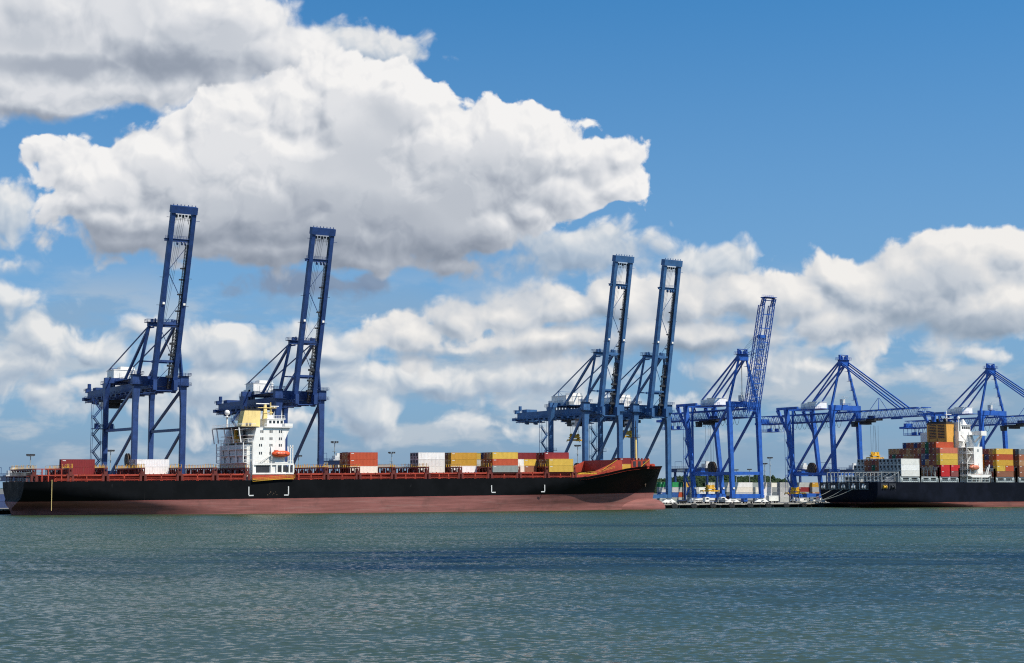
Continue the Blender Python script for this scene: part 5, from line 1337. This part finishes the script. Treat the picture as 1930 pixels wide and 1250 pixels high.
# ================================================================ containers
CC = {'white': (.76, .75, .70), 'cream': (.70, .66, .55), 'grey': (.30, .32, .31), 'palegrey': (.47, .48, .46), 'yellow': (.62, .40, .06), 'ochre': (.55, .30, .035),
      'orange': (.72, .19, .02), 'orange red': (.44, .075, .028), 'salmon': (.52, .15, .085), 'dark red': (.22, .022, .024), 'bright red': (.50, .020, .022), 'brown': (.27, .115, .062),
      'rust brown': (.33, .115, .06), 'tan': (.42, .24, .115), 'maroon': (.22, .065, .058), 'green': (.03, .30, .10), 'dark green': (.02, .13, .075), 'navy': (.04, .065, .17), 'blue': (.03, .10, .32), 'slate': (.14, .16, .18)}
BOXES = {}
def box_mesh(L, H):
    k = (L, H)
    if k in BOXES: return BOXES[k]
    mb = MB(); l = L / 2; w = 1.219; f = .14
    mb.box(-l + .1, -w + .055, .16, l - .06, w - .055, H - .1)                        # inner shell
    for sx in (-1, 1):
        for sy in (-1, 1):
            mb.box(sx * l - sx * .2, sy * w - sy * .18, 0, sx * l, sy * w, H)           # corner posts
    for sy in (-1, 1):
        mb.box(-l + .201, sy * w - sy * .10, 0, l - .201, sy * w - .002 * sy, .17); mb.box(-l + .201, sy * w - sy * .10, H - .12, l - .201, sy * w - .002 * sy, H - .002)
        n = int(L / .62)                                                            # pressed ribs
        for i in range(n):
            x = -l + .5 + i * (L - 1.0) / (n - 1); mb.box(x - .13, sy * (w - .07), .171, x + .13, sy * (w - .016), H - .121)
    for sx in (-1, 1):
        mb.box(sx * l - sx * .12, -w + .181, 0, sx * l - .002 * sx, w - .181, .17); mb.box(sx * l - sx * .12, -w + .181, H - .14, sx * l - .002 * sx, w - .181, H - .002)
    for y in (-.62, -.28, .28, .62): mb.box(-l + .02, y - .035, .171, -l + .09, y + .035, H - .141)   # door bars
    mb.box(-l + .03, -.03, .171, -l + .095, .03, H - .141, 0)
    for i in range(7):
        y = -.9 + i * .3; mb.box(l - .07, y - .07, .171, l - .02, y + .07, H - .141)
    mb.box(-l + .21, -w + .11, H - .1, l - .21, w - .11, H - .03)
    for sy in (-1, 1):                                                              # code panels
        mb.box(sy * (l - 1.7), sy * (w - .03), H - .62, sy * (l - .55), sy * (w - .008), H - .36, 1)
    mb.box(-l + .012, .35, H - .75, -l + .03, 1.0, H - .45, 1)
    BOXES[k] = mb.mesh('container', [M['box'], M['dullwhite']]); return BOXES[k]
RFU = {}
def reefer_mesh(H):
    if H in RFU: return RFU[H]
    mb = MB(); mb.box(-.02, -1.0, .2, .06, 1.0, H - .2, 0)
    mb.box(-.06, -.62, H * .46, -.021, .62, H * .86, 1); mb.box(-.05, -.85, .35, -.021, -.1, H * .36, 1)
    RFU[H] = mb.mesh('refrigeration_unit', [M['grey'], M['black']]); return RFU[H]
def cont(frame, L, H, x, y, z, colour, label, group, reefer=False):
    """x, y, z: low left near corner. frame: 'A' (the trimmed ship), 'B' or None"""
    o = bpy.data.objects.new('shipping_container', box_mesh(L, H)); COL.objects.link(o)
    rnd = random.Random(hash((round(x, 1), round(y, 1), round(z, 1))) & 0xffff)
    c = CC[colour]; j = .86 + .28 * rnd.random()
    o.color = (min(.8, c[0] * j), min(.8, c[1] * j * (.96 + .08 * rnd.random())), min(.8, c[2] * j), 1)
    p = Vector((x + L / 2, y + 1.219, z)); rot = (0, 0, 0)
    if frame == 'A': p = Vector((AX, AY, 0)) + Matrix.Rotation(-ATRIM, 3, 'Y') @ p; rot = AROT
    elif frame == 'B': p = Vector((BX, BY, 0)) + p
    o.location = p; o.rotation_euler = rot
    tag(o, label, 'container', group)
    if reefer:
        u = bpy.data.objects.new('refrigeration_unit', reefer_mesh(H)); COL.objects.link(u); u.parent = o; u.location = (-L / 2 - .065, 0, 0)
    return o
L40, L20 = 12.19, 6.06
TIER = ['lowest', 'second', 'third', 'fourth', 'fifth', 'sixth']
NTH = ['first', 'second', 'third', 'fourth', 'fifth', 'sixth', 'seventh', 'eighth', 'ninth', 'tenth', 'eleventh', 'twelfth', 'thirteenth', 'fourteenth']
GA = 'containers on the black and red ship'; GB = 'containers on the dark blue ship'; GY = 'containers stacked in the yard'
ra = lambda r: -16.5 + 2.5 * r
ha = 2.72
def A_(L, x, row, tier, col, lab, reefer=False, h=ha): return cont('A', L, h, x, ra(row), HZ + .06 + tier * (ha + .03), col, lab, GA, reefer)
# stern bay
A_(L40, 19.6, 4, 0, 'dark red', 'dark red container low on the stern, under a second one of its colour')
A_(L40, 19.6, 4, 1, 'dark red', 'dark red container on top of another at the stern, left of the navy crane')
# bay with two white ones
A_(L40, 47.4, 4, 0, 'white', 'white container under another white one, in front of the tallest navy crane')
A_(L40, 47.4, 4, 1, 'white', 'white container on top of another, in front of the tallest navy crane legs')
for r in (5, 6, 7):
    A_(L40, 47.4, r, 0, 'palegrey', 'grey container behind the white pair, %s stack inboard, lower tier' % NTH[r - 5])
    A_(L40, 47.4, r, 1, 'palegrey', 'grey container behind the white pair, %s stack inboard, upper tier' % NTH[r - 5])
# bay right of the house
A_(L40, 133.6, 4, 0, 'cream', 'cream container under the two orange red ones right of the white house')
A_(L40, 133.6, 4, 1, 'orange red', 'lower of two orange red containers right of the white house')
A_(L40, 133.6, 4, 2, 'orange red', 'upper of two orange red containers right of the white house')
for r in (5, 6, 7):
    for k, c in enumerate((('brown', 'tan', 'tan'), ('tan', 'brown', 'tan'), ('brown', 'tan', 'brown'))[r - 5]):
        A_(L40, 133.6, r, k, c, '%s container left of the orange red pair, %s tier, %s stack inboard' % (c, TIER[k], NTH[r - 5]))
# middle bays
A_(L40, 164.2, 4, 0, 'white', 'white container at the bottom of the three high white stack')
A_(L40, 164.2, 4, 1, 'white', 'white container in the middle of the three high white stack', True)
A_(L40, 164.2, 4, 2, 'white', 'white container on top of the three high white stack', True)
for r in (5, 6):
    for k in range(3): A_(L40, 164.2, r, k, 'palegrey', 'refrigerated container left of the three high white stack, %s tier, %s stack inboard' % (TIER[k], NTH[r - 5]), True)
A_(L40, 179.4, 4, 0, 'white', 'white container under the two ochre yellow ones amidships')
A_(L40, 179.4, 4, 1, 'ochre', 'lower of two ochre yellow containers beside the white stack')
A_(L40, 179.4, 4, 2, 'ochre', 'upper of two ochre yellow containers beside the white stack')
for r in (5, 6):
    for k in range(3): A_(L40, 179.4, r, k, ('brown', 'tan', 'brown')[k], 'brown container between white and ochre stacks, %s tier, %s stack inboard' % (TIER[k], NTH[r - 5]))
for k, c in enumerate(('maroon', 'palegrey', 'yellow')):
    A_(L40, 193.3, 7, k, c, ('maroon container low behind the posts between two yellow stacks', 'grey refrigerated container half hidden between two yellow stacks', 'yellow container half hidden behind, between two yellow stacks, top tier')[k], k == 1, ha - .12)
A_(L40, 193.3, 9, 2, 'dark green', 'dark green container showing just above the half hidden yellow one', h=ha + .12)
for k, c in enumerate(('grey', 'orange red', 'yellow')):
    A_(L40, 193.4, 0, k, c, ('grey container at the bottom of a mixed stack on the near rail', 'orange red container between a yellow and a grey one on the near rail', 'yellow container on top of an orange red and a grey one')[k])
for r in (1, 2, 3):
    for k in range(3 if r < 3 else 2):
        c = (('tan', 'brown', 'tan'), ('brown', 'rust brown', 'brown'), ('tan', 'tan', 'maroon'))[r - 1][k]
        A_(L40, 193.4, r, k, c, '%s container left of the yellow, orange and grey stack, %s tier, %s inboard' % (c, TIER[k], NTH[r - 1]))
A_(L40, 193.4, 3, 2, 'navy', 'navy container end at the upper left of the yellow, orange and grey stack')
A_(L20, 207.2, 3, 0, 'cream', 'short cream container on the hatch between the two near rail stacks')
A_(L20, 213.4, 3, 0, 'brown', 'short brown container beside the cream one, behind the deck posts')
A_(L20, 207.0, 3, 1, 'white', 'short white container under the dark red one, beside a short yellow one')
A_(L20, 213.15, 3, 1, 'yellow', 'short yellow container under the dark red one, right of a short white one')
A_(L40, 207.0, 3, 2, 'dark red', 'dark red container bridging a short white and a short yellow one')
for k in (0, 1): A_(L40, 220.9, 0, k, 'yellow', ('yellow container at the bottom of the stack nearest the bow', 'yellow container resting on another yellow one nearest the bow')[k])
A_(L40, 220.3, 1, 2, 'dark red', 'dark red container on top, nearest the bow of the black ship')
for r in range(1, 6):
    for k in range(3):
        if r == 1 and k == 2: continue
        c = (('rust brown', 'brown', 'dark red'), ('brown', 'tan', 'dark red'), ('tan', 'brown', 'salmon'), ('brown', 'rust brown', 'dark red'), ('rust brown', 'maroon', 'maroon'))[r - 1][k]
        A_(L40, 220.5, r, k, c, '%s container left of two yellow ones nearest the bow, %s tier, %s inboard' % (c, TIER[k], NTH[r - 1]))
cont('A', L20, 2.6, 262.4, -9.0, 15.0, 'yellow', 'short yellow container on the forecastle under a red one', GA)
cont('A', L20, 2.6, 262.4, -9.0, 17.64, 'dark red', 'short dark red container on the forecastle above a yellow one', GA)
cont('A', L20, 2.6, 262.4, -6.5, 15.0, 'tan', 'short tan container end on the forecastle, lower tier', GA)
cont('A', L20, 2.6, 262.4, -6.5, 17.64, 'rust brown', 'short rust brown container end on the forecastle, upper tier', GA)

# dark blue ship
rb = lambda r: -19.8 + 2.52 * r
def B_(L, x, row, z, col, lab, reefer=False, h=2.82): return cont('B', L, h, x, rb(row), z, col, lab, GB, reefer)
z0 = 15.14; hb_ = 2.86
for k in range(3):
    B_(L40, 19.2, 0, z0 + k * hb_, 'white', 'white refrigerated container at the near rail of the dark blue ship, %s tier' % TIER[k], True)
for r in range(1, 13):
    if 6 <= r <= 9: continue
    for k in range(3 if r != 12 else 2): B_(L40, 19.2, r, z0 + k * hb_, 'palegrey', 'grey refrigerated container end at the stern, %s tier, %s stack from the near rail' % (TIER[k], NTH[r]), True)
pal = ['rust brown', 'maroon', 'brown', 'rust brown']
for r in range(6, 10):
    for k in range(3):
        c = 'dark green' if (r, k) == (7, 1) else pal[(r + k) % 4]
        if (r, k) in ((6, 2),): c = 'rust brown'
        B_(L40, 19.2, r, z0 + k * hb_, c, '%s container under the yellow spreader, %s tier, %s stack from the near rail' % (c, TIER[k], NTH[r]))
for r in range(8, 12):      # grey boxes standing in the cell guides right at the stern
    cont('B', 6.06, 2.6, 11.0, rb(r), 12.42, 'palegrey', 'short grey container standing in the stern cell guides, %s from the near rail' % NTH[r], GB, True)
for r in range(1, 7): cont('B', 6.06, 2.6, 11.0, rb(r), 12.42, 'slate', 'short slate container standing in the stern cell guides, %s from the near rail' % NTH[r], GB, True)
# tall block aft of the funnel
tall = {0: (('bright red', 'bright red', 'yellow', 'yellow', 'salmon'), 0), }
pal2 = [['maroon', 'tan', 'brown', 'maroon', 'rust brown', 'brown'], ['maroon', 'maroon', 'rust brown', 'maroon', 'brown', 'maroon'], ['brown', 'tan', 'maroon', 'brown', 'maroon', 'maroon'],
        ['rust brown', 'brown', 'tan', 'navy', 'dark green', 'dark green'], ['tan', 'rust brown', 'navy', 'slate', 'maroon', 'tan'], ['tan', 'brown', 'rust brown', 'maroon', 'tan', 'maroon'],
        ['brown', 'tan', 'brown', 'rust brown', 'rust brown', 'navy'], ['tan', 'brown', 'tan', 'tan', 'brown', 'rust brown'], ['tan', 'brown', 'brown', 'tan', 'tan', 'maroon'], ['brown', 'tan', 'tan', 'tan', 'rust brown', 'navy'],
        ['brown', 'brown', 'tan', 'maroon', 'rust brown'], ['brown', 'brown', 'tan', 'maroon', 'tan'], ['brown', 'brown', 'tan', 'dark green', 'tan'], ['brown', 'brown', 'tan', 'maroon', 'tan']]
for k, c in enumerate(('bright red', 'bright red', 'yellow', 'yellow', 'salmon')):
    if k < 2: B_(L20, 46.2, 0, z0 + k * hb_, c, 'short bright red container at the near rail under the yellow pair, %s tier' % TIER[k])
    else: B_(L40, 45.7, 0, z0 + k * hb_, c, ('lower of two yellow containers in the tall stack before the orange funnel', 'upper of two yellow containers in the tall stack before the orange funnel', 'salmon red container capping the tall stack before the orange funnel')[k - 2])
for k in range(2): B_(L20, 53.0, 0, z0 + k * hb_ - .5 * k * 0, ('maroon', 'bright red')[k], ('short maroon container beside the white house, lower tier', 'short bright red container beside the white house, upper tier')[k])
for r in range(1, 14):
    cols = pal2[r]; n = len(cols)
    for k in range(n):
        if r > 5 and k < 2: continue
        if r == 1 and k == 5: c = 'orange red'
        else: c = cols[k]
        B_(L40, 45.7, r, z0 + k * hb_ + (.25 if 3 < r < 8 and k == 5 else 0) * 0, c, '%s container, %s tier, %s stack from near rail, before the orange funnel' % (c, TIER[k], NTH[r]))
B_(L40, 46.5, 8, z0 + 6 * hb_ - .0, 'yellow', 'yellow container lying highest of all before the orange funnel', h=1.2) if False else None
# forward of the house
for k, (L, x, c) in enumerate(((L40, 85.6, 'brown'), (L20, 85.8, 'yellow'), (L40, 85.6, 'ochre'), (L40, 85.6, 'orange red'), (L40, 85.6, 'yellow'))):
    B_(L, x, 0, z0 + k * hb_, c, '%s container at the near rail right of the white house, %s tier' % (c, TIER[k]))
B_(L20, 92.0, 0, z0 + hb_, 'orange red', 'short orange red container beside a yellow one right of the white house')
for r in range(1, 7):
    for k in range(5):
        c = ['maroon', 'slate', 'brown', 'maroon', 'tan', 'navy', 'rust brown'][(r * 3 + k * 2) % 7]
        if k < 2 and r > 3: continue
        B_(L40, 85.6, r, z0 + k * hb_, c, '%s container right of the white house, %s tier, %s stack from near rail' % (c, TIER[k], NTH[r]))
for k in range(4): B_(L20, 79.0, 3, 15.2 + k * hb_, 'orange', 'bright orange container close against the white house, %s tier' % TIER[k], h=2.8)
MB().box(78.5, -13.2, 12.36, 85, -8.5, 15.18).build('hatch_cover', M['grey'], shipB)
for r in range(0, 9):
    for k in range(5):
        c = ['brown', 'tan', 'rust brown', 'brown', 'maroon', 'slate', 'tan'][(r * 2 + k * 3) % 7]
        if k < 2 and r > 4: continue
        B_(L40, 102.2, r, z0 + k * hb_, c, '%s container end at the right edge, %s tier, %s stack from the near rail' % (c, TIER[k], NTH[r]))
for k in range(3): B_(L20, 98.3 - 1.2, 2, z0 + k * hb_ - 0, 'orange red', 'orange red container in the gap near the right edge, %s tier' % TIER[k]) if False else None

# ---------------------------------------------------------------- yard stacks on the quay side
def at(px, Y):   # X of a picture column on the vertical plane Y: where the stack stands in the yard
    r = (px - 965) / 2900; h = math.cos(PITCH) + .1 * math.sin(PITCH)
    dx, dy = r * math.cos(R(31)) + h * math.sin(R(31)), -r * math.sin(R(31)) + h * math.cos(R(31))
    return dx * (Y + 583.2) / dy
def yard(px, Y, tier, col, lab, L=L40, h=2.62, reefer=False):
    return cont(None, L, h, at(px, Y), Y, QZ + .002 + tier * 2.64, col, lab, GY, reefer)
yl_ = [
 # px, Y, [(colour, label) from the ground up], length
 (1243, 62, [('grey', 'grey container with a red one behind it, lowest by the bow'), ('blue', 'blue container low beside the bulbous bow'), ('palegrey', 'pale grey container under the green one by the bow'), ('green', 'bright green container on top, nearest the bow of the black ship')], L40),
 (1264, 74, [('palegrey', 'pale grey container on the ground right of the bow'), ('orange red', 'orange red container second from the ground, right of the bow'), ('palegrey', 'pale grey container above the orange red one'), ('dark green', 'second green container, behind the crane leg by the bow')], L20 + 2.4),
 (1284, 98, [('palegrey', 'grey container at the foot of the stack with a yellow top'), ('grey', 'slate grey container, second of the stack with a yellow top'), ('palegrey', 'pale grey container just below the yellow one'), ('ochre', 'ochre container topping the stack behind the green ones')], L20),
 (1300, 60, [('palegrey', 'grey container end, lowest of the stack left of the yellow spreader'), ('grey', 'dark grey container end, second left of the yellow spreader'), ('palegrey', 'grey container end, third left of the yellow spreader')], L20),
 (1313, 66, [('white', 'white container on the ground behind the lowered yellow spreader'), ('white', 'white container, second tier behind the lowered yellow spreader'), ('white', 'white container, third tier behind the lowered yellow spreader')], L40),
 (1334, 110, [('palegrey', 'grey container low behind the yellow spreader'), ('palegrey', 'grey container second behind the yellow spreader'), ('palegrey', 'grey container third behind the yellow spreader'), ('cream', 'cream container topping the stack behind the yellow spreader')], L40),
 (1386, 84, [('grey', 'grey container on the ground inside the bright blue portal'), ('palegrey', 'pale grey container second inside the bright blue portal'), ('cream', 'cream container third inside the bright blue portal'), ('white', 'white container on top inside the bright blue portal')], L40),
 (1410, 128, [('maroon', 'maroon container low in the far stack seen through the portal'), ('dark red', 'dark red container second in the far stack seen through the portal'), ('maroon', 'maroon container third in the far stack seen through the portal'), ('dark red', 'dark red container topping the far stack through the portal')], L40),
 (1438, 62, [('white', 'white container at the bottom of the tall white stack'), ('white', 'white container second in the tall white stack'), ('white', 'white container third in the tall white stack'), ('cream', 'cream container topping the tall white stack')], L20),
 (1440, 132, [('cream', 'cream container low behind the tall white stack'), ('palegrey', 'grey container second behind the tall white stack'), ('palegrey', 'grey container third behind the tall white stack'), ('cream', 'cream container highest behind the tall white stack')], L40),
 (1452, 70, [('grey', 'dark grey container end at the foot of the dark stack'), ('slate', 'slate container end second in the dark stack'), ('grey', 'dark grey container end third in the dark stack')], L20),
 (1470, 60, [('palegrey', 'pale grey container on the ground left of the second bright blue crane'), ('palegrey', 'pale grey container second, left of the second bright blue crane'), ('palegrey', 'pale grey container third, left of the second bright blue crane'), ('grey', 'grey container topping the pale grey stack by the second blue crane')], L20),
 (1466, 150, [('palegrey', 'grey container low in the farthest stack beside the dark hill'), ('maroon', 'maroon container second in the farthest stack beside the hill'), ('palegrey', 'grey container third in the farthest stack beside the hill'), ('maroon', 'maroon container on the farthest stack beside the hill')], L40),
 (1505, 74, [('grey', 'grey container on the ground left of the right ship stern'), ('grey', 'grey container second, left of the right ship stern'), ('dark red', 'red container third tier left of the right ship stern'), ('palegrey', 'pale grey container topping the stack left of the stern')], L40),
 (1531, 72, [('brown', 'brown container on the ground beside the right ship stern'), ('tan', 'tan container second beside the right ship stern'), ('grey', 'grey container third beside the right ship stern'), ('ochre', 'ochre yellow container topping the stack beside the stern')], L40),
]
for px, Y, col, L in yl_:
    for k, (c, lab) in enumerate(col): yard(px, Y, k, c, lab, L)
for i, (px, Y) in enumerate(((1272, 118), (1352, 92), (1366, 130), (1400, 104), (1424, 96), (1484, 104), (1516, 120), (1548, 100))):
    for k in range(3 + i % 2):
        c = ['palegrey', 'grey', 'cream', 'maroon', 'palegrey', 'slate', 'tan'][(i * 3 + k * 2) % 7]
        yard(px, Y, k, c, '%s container, %s tier, %s of the rear yard stacks from the left' % (c, TIER[k], NTH[i]))

for k, (px, Y, c, lab) in enumerate(((-14, 24, 'navy', 'navy container on the quay at the left edge, beyond the stern'), (-14, 27, 'maroon', 'maroon container on the quay at the left edge, beyond the stern'))):
    for j in range(2): cont(None, L40, 2.6, at(px, Y), Y, QZ + .002 + j * 2.64, c, lab + (', upper', ', lower')[1 - j], GY)
# ================================================================ yard cranes, masts, vehicles
def yard_gantry(px, Y, label, cabf, span=27.0, gz=19.0):
    x = at(px, Y); t = thing('yard_gantry', label, 'gantry crane', (x, Y, QZ), group='dark blue yard gantries behind the quay')
    m = M['navy']
    for sy in (0, span):
        for sx in (-3.2, 3.2): MB().box(sx - .45, sy - .55, 1.2, sx + .45, sy + .55, gz - QZ - 1.3).build('leg', m, t)
        MB().box(-4.6, sy - .5, .5, 4.6, sy + .5, 1.19).build('sill_beam', m, t)
        w = MB()
        for sx in (-4, -2.6, 2.6, 4): w.lathe([(.3, -.3), (.72, -.28), (.72, .28), (.3, .3)], (sx, sy, .72), 12, 'y')
        w.build('wheel', M['rubber'], t)
    g = MB()
    for sx in (-3.2, 3.2): g.box(sx - .6, -2.4, gz - QZ - 1.29, sx + .6, span + 2.4, gz - QZ + .7)
    for y in (-2, span + 2): g.box(-2.59, y - .4, gz - QZ - .6, 2.59, y + .4, gz - QZ + .3)
    g.build('main_girder', m, t)
    r = MB(); r.rail([(-4.4, -2.4, gz - QZ + .7), (-4.4, span + 2.4, gz - QZ + .7)], 1.1, 2.0, .06); r.box(-4.5, -2.4, gz - QZ + .62, -3.81, span + 2.4, gz - QZ + .69)
    for y in (1, span - 6): r.rail([(-3.2, y, gz - QZ + .7), (-3.2, y + 6, gz - QZ + .7)], 3.6, 6, .09, mid=False)
    r.build('handrail', m, t)
    c = MB(); y = span * cabf; c.box(-3.6, y - 2.6, gz - QZ + .72, 3.6, y + 2.6, gz - QZ + 1.2); c.box(-2.4, y - 1.6, gz - QZ + 1.21, 1.4, y + 1.8, gz - QZ + 3.0); c.box(-1, y - .6, gz - QZ + 3.01, 1, y + .6, gz - QZ + 4.2); c.build('trolley', M['dullwhite'], t)
    c = MB(); c.box(-2.2, y - 4.4, gz - QZ - 2.6, -.2, y - 2.7, gz - QZ - .2); co = c.build('operator_cab', M['white'], t); MB().box(-2.26, y - 4.2, gz - QZ - 2.2, -2.205, y - 2.9, gz - QZ - 1.2).build('cab_window', M['glass'], co)
    s = MB(); s.box(-3.86, span - 9, gz - QZ - .9, -3.805, span - 2.5, gz - QZ + .2); s.build('name_board', M['white'], t)
    return t
yard_gantry(1342, 46, 'dark blue yard gantry standing between the steel blue crane leg and the cable reel', .14)
yard_gantry(1568, 46, 'dark blue yard gantry behind the second bright blue crane, left of the ship stern', .75, 29)
yard_gantry(1640, 46, 'dark blue yard gantry with white trolley, behind the cell guides of the right ship', .42, 29)
yard_gantry(668, 62, 'dark blue yard gantry left of the orange red containers, right of the navy crane leg', .6, 30, 21.6)
yard_gantry(40, 44, 'dark blue yard gantry at the left edge, behind the ship stern', .5, 27, 13.6)
yard_gantry(1176, 62, 'dark blue yard gantry half hidden behind the bow deck of the black ship', .4, 28, 19.4)

def light_mast(px, top_y, Y, label):
    x = at(px, Y); D = (Y + 583.2) / (math.cos(R(31)) - (px - 965) / 2900 * math.sin(R(31)))
    h = 10 + (918 - top_y) / 2900 * D - QZ
    t = thing('light_mast', label, 'light mast', (x, Y, QZ), group='tall floodlight masts in the terminal')
    MB().tube((0, 0, 0), (0, 0, h - 1.0), .42, .2, n=8).build('pole', M['grey'], t)
    c = MB(); c.lathe([(.3, 0), (1.7, .05), (1.7, .25), (.3, .3)], (0, 0, h - 1.2), 14); c.lathe([(.2, 0), (1.2, .05), (1.2, .2), (.2, .25)], (0, 0, h - 5.5), 10)
    co = c.build('lamp_ring', M['grey'], t); f = MB()
    for i in range(7):
        a = i * 2 * math.pi / 7; floodlight(f, (1.6 * math.cos(a), 1.6 * math.sin(a), h - .5), .4)
    f.build('floodlight', M['dark'], co)
for a in ((56, 856, 150, 'floodlight mast near the left edge, beyond the stern of the black ship'), (207, 848, 190, 'floodlight mast seen through the legs of the tallest navy crane'), (562, 858, 190, 'floodlight mast low beside the front leg of the second navy crane'),
          (630, 832, 150, 'tall floodlight mast left of the orange red containers'), (738, 852, 190, 'floodlight mast standing alone between the orange red and white containers'), (1089, 839, 170, 'floodlight mast under the hanging yellow spreader, right of the dark red container'),
          (1442, 873, 260, 'shorter of two floodlight masts above the dark hill'), (1452, 862, 240, 'taller of two floodlight masts above the dark hill'), (1413, 884, 420, 'distant small floodlight mast above the portal beam of the bright blue crane'), (1388, 885, 430, 'distant small floodlight mast between the legs of the bright blue crane')):
    light_mast(*a)

def truck(px, Y, label, colour='white', trailer=True):
    x = at(px, Y); t = thing('terminal_tractor', label, 'truck', (x, Y, QZ), group='terminal tractors on the quay')
    cm = M[colour]
    c = MB(); c.box(-1.1, -1.1, .9, 1.3, 1.1, 3.0); c.box(-.9, -1.0, 3.01, 1.0, 1.0, 3.12); co = c.build('cab', cm, t)
    MB().box(-.6, -1.14, 1.9, .9, -1.105, 2.7).build('window', M['glass'], co)
    MB().box(-4.4, -.5, .7, 2.0, .5, .89).build('chassis', M['dark'], t)
    w = MB()
    for sx in (-3.4, .6):
        for s in (-1, 1): w.lathe([(.2, -.16), (.5, -.15), (.5, .15), (.2, .16)], (sx, s * 1.0, .5), 12, 'y')
    w.build('wheel', M['rubber'], t)
    if trailer:
        f = MB(); f.box(-15.6, -1.2, 1.2, -3.2, -.7, 1.5); f.box(-15.6, .7, 1.2, -3.2, 1.2, 1.5)
        for k in range(5): f.box(-15.4 + k * 2.9, -.7, 1.25, -15.1 + k * 2.9, .7, 1.45)
        f.build('trailer', M['dark'], t)
        w = MB()
        for sx in (-14.4, -13.2):
            for s in (-1, 1): w.lathe([(.2, -.16), (.5, -.15), (.5, .15), (.2, .16)], (sx, s * .95, .5), 12, 'y')
        w.build('wheel', M['rubber'], t)
truck(1330, 12, 'white terminal tractor with an empty trailer under the lowered yellow spreader'); truck(1360, 15, 'white terminal tractor beside the bogies under the cable reel')
truck(1402, 9, 'blue terminal tractor on the quay inside the bright blue portal', 'royal'); truck(1428, 13, 'white terminal tractor near the right leg of the raised crane')
truck(1532, 12, 'white terminal tractor near the mooring ropes of the right ship', 'white', False)
x = at(1447, 14); cont(None, L20, 2.6, x, 13, QZ + 1.1, 'white', 'short white container on a trailer at the quay edge', GY)
tr = thing('container_trailer', 'low dark trailer carrying a short white container at the quay edge', 'trailer', (x + 3.03, 14.2, QZ))
MB().box(-3.2, -1.1, .8, 3.2, 1.1, 1.08).build('trailer_bed', M['dark'], tr)
w = MB()
for sx in (-2.2, 2.2):
    for s in (-1, 1): w.lathe([(.2, -.16), (.45, -.15), (.45, .15), (.2, .16)], (sx, s * .9, .45), 12, 'y')
w.build('wheel', M['rubber'], tr)
def van(px, Y, label):
    t = thing('van', label, 'van', (at(px, Y), Y, QZ), group='white vans on the quay')
    MB().prism([(-2.4, .5), (2.4, .5), (2.4, 1.2), (1.6, 1.4), (1.0, 2.2), (-2.4, 2.3)], -.95, .95).build('body', M['white'], t)
    MB().prism([(.2, 1.45), (1.4, 1.45), (.95, 2.05), (.2, 2.05)], -.985, -.952).build('window', M['glass'], t)
    w = MB()
    for sx in (-1.5, 1.5):
        for s in (-1, 1): w.lathe([(.15, -.1), (.34, -.1), (.34, .1), (.15, .1)], (sx, s * .85, .34), 12, 'y')
    w.build('wheel', M['rubber'], t)
van(1258, 11, 'white van on the quay just right of the bulbous bow'); van(1384, 12, 'white van at the left foot of the bright blue portal'); van(1512, 9, 'white van between the second bright blue crane and the ship stern'); van(1548, 10, 'white van closest to the right ship stern')

# bollards and mooring ropes
def bollard(px, lab):
    t = MB().lathe([(.5, 0), (.32, .15), (.3, .5), (.5, .62), (.5, .8), (.25, .9)], (0, 0, 0), 14).build('bollard', M['dark']); t.location = (at(px, 1.0), 1.0, QZ + .001); return tag(t, lab, 'bollard', 'mooring bollards on the quay edge')
bollard(1498, 'dark mooring bollard holding the stern ropes of the right ship'); bollard(1278, 'dark mooring bollard on the quay edge right of the bow'); bollard(1340, 'dark mooring bollard under the lowered yellow spreader'); bollard(1420, 'dark mooring bollard inside the bright blue portal')
def rope(a, b, sag, lab):
    a = Vector(a); b = Vector(b); pts = []
    for i in range(15):
        f = i / 14; p = a.lerp(b, f); p.z -= sag * 4 * f * (1 - f); pts.append(p)
    o = MB().path(pts, .13, 6).build('mooring_rope', M['rope']); return tag(o, lab, 'rope', 'mooring ropes of the right ship')
rope((BX + 2.9, BY + 10, 9.2), (at(1498, 1.0), 1.0, QZ + .72), 1.3, 'upper mooring rope from the right ship stern to the quay')
rope((BX + 2.9, BY - 4, 9.2), (at(1503, .9), .9, QZ + .72), 2.0, 'lower mooring rope from the right ship stern to the quay')
rope((BX + 2.9, BY + 3, 9.2), (at(1500, 1.1), 1.1, QZ + .68), 2.6, 'slackest mooring rope from the right ship stern to the quay')

# workboat lying beyond the stern at the left edge
t = thing('workboat', 'small blue and white workboat beside the stern at the left edge', 'boat', (117.5, -10.0, 0))
h = MB(); 
for s0, s1, w0, w1 in ((-8, 4, 2.2, 2.4), (4, 8, 2.4, .25)):
    h.hexa([(s0, -w0 * .7, -.6), (s1, -w1 * .7, -.6), (s1, w1 * .7, -.6), (s0, w0 * .7, -.6)], [(s0, -w0, 2.3), (s1 + (.6 if s1 > 5 else 0), -w1, 2.3 + (.7 if s1 > 5 else 0)), (s1 + (.6 if s1 > 5 else 0), w1, 2.3 + (.7 if s1 > 5 else 0)), (s0, w0, 2.3)])
h.build('hull', M['royal'], t)
w = MB(); w.box(-3.6, -1.6, 2.31, 2.6, 1.6, 3.4); w.box(-1.2, -1.3, 3.41, 1.8, 1.3, 5.0); wo = w.build('wheelhouse', M['white'], t)
MB().box(-.9, -1.34, 3.9, 1.5, -1.305, 4.6).build('window', M['glass'], wo)
MB().tube((0, 0, 5), (0, 0, 7.5), .08, n=5).build('mast', M['grey'], t)
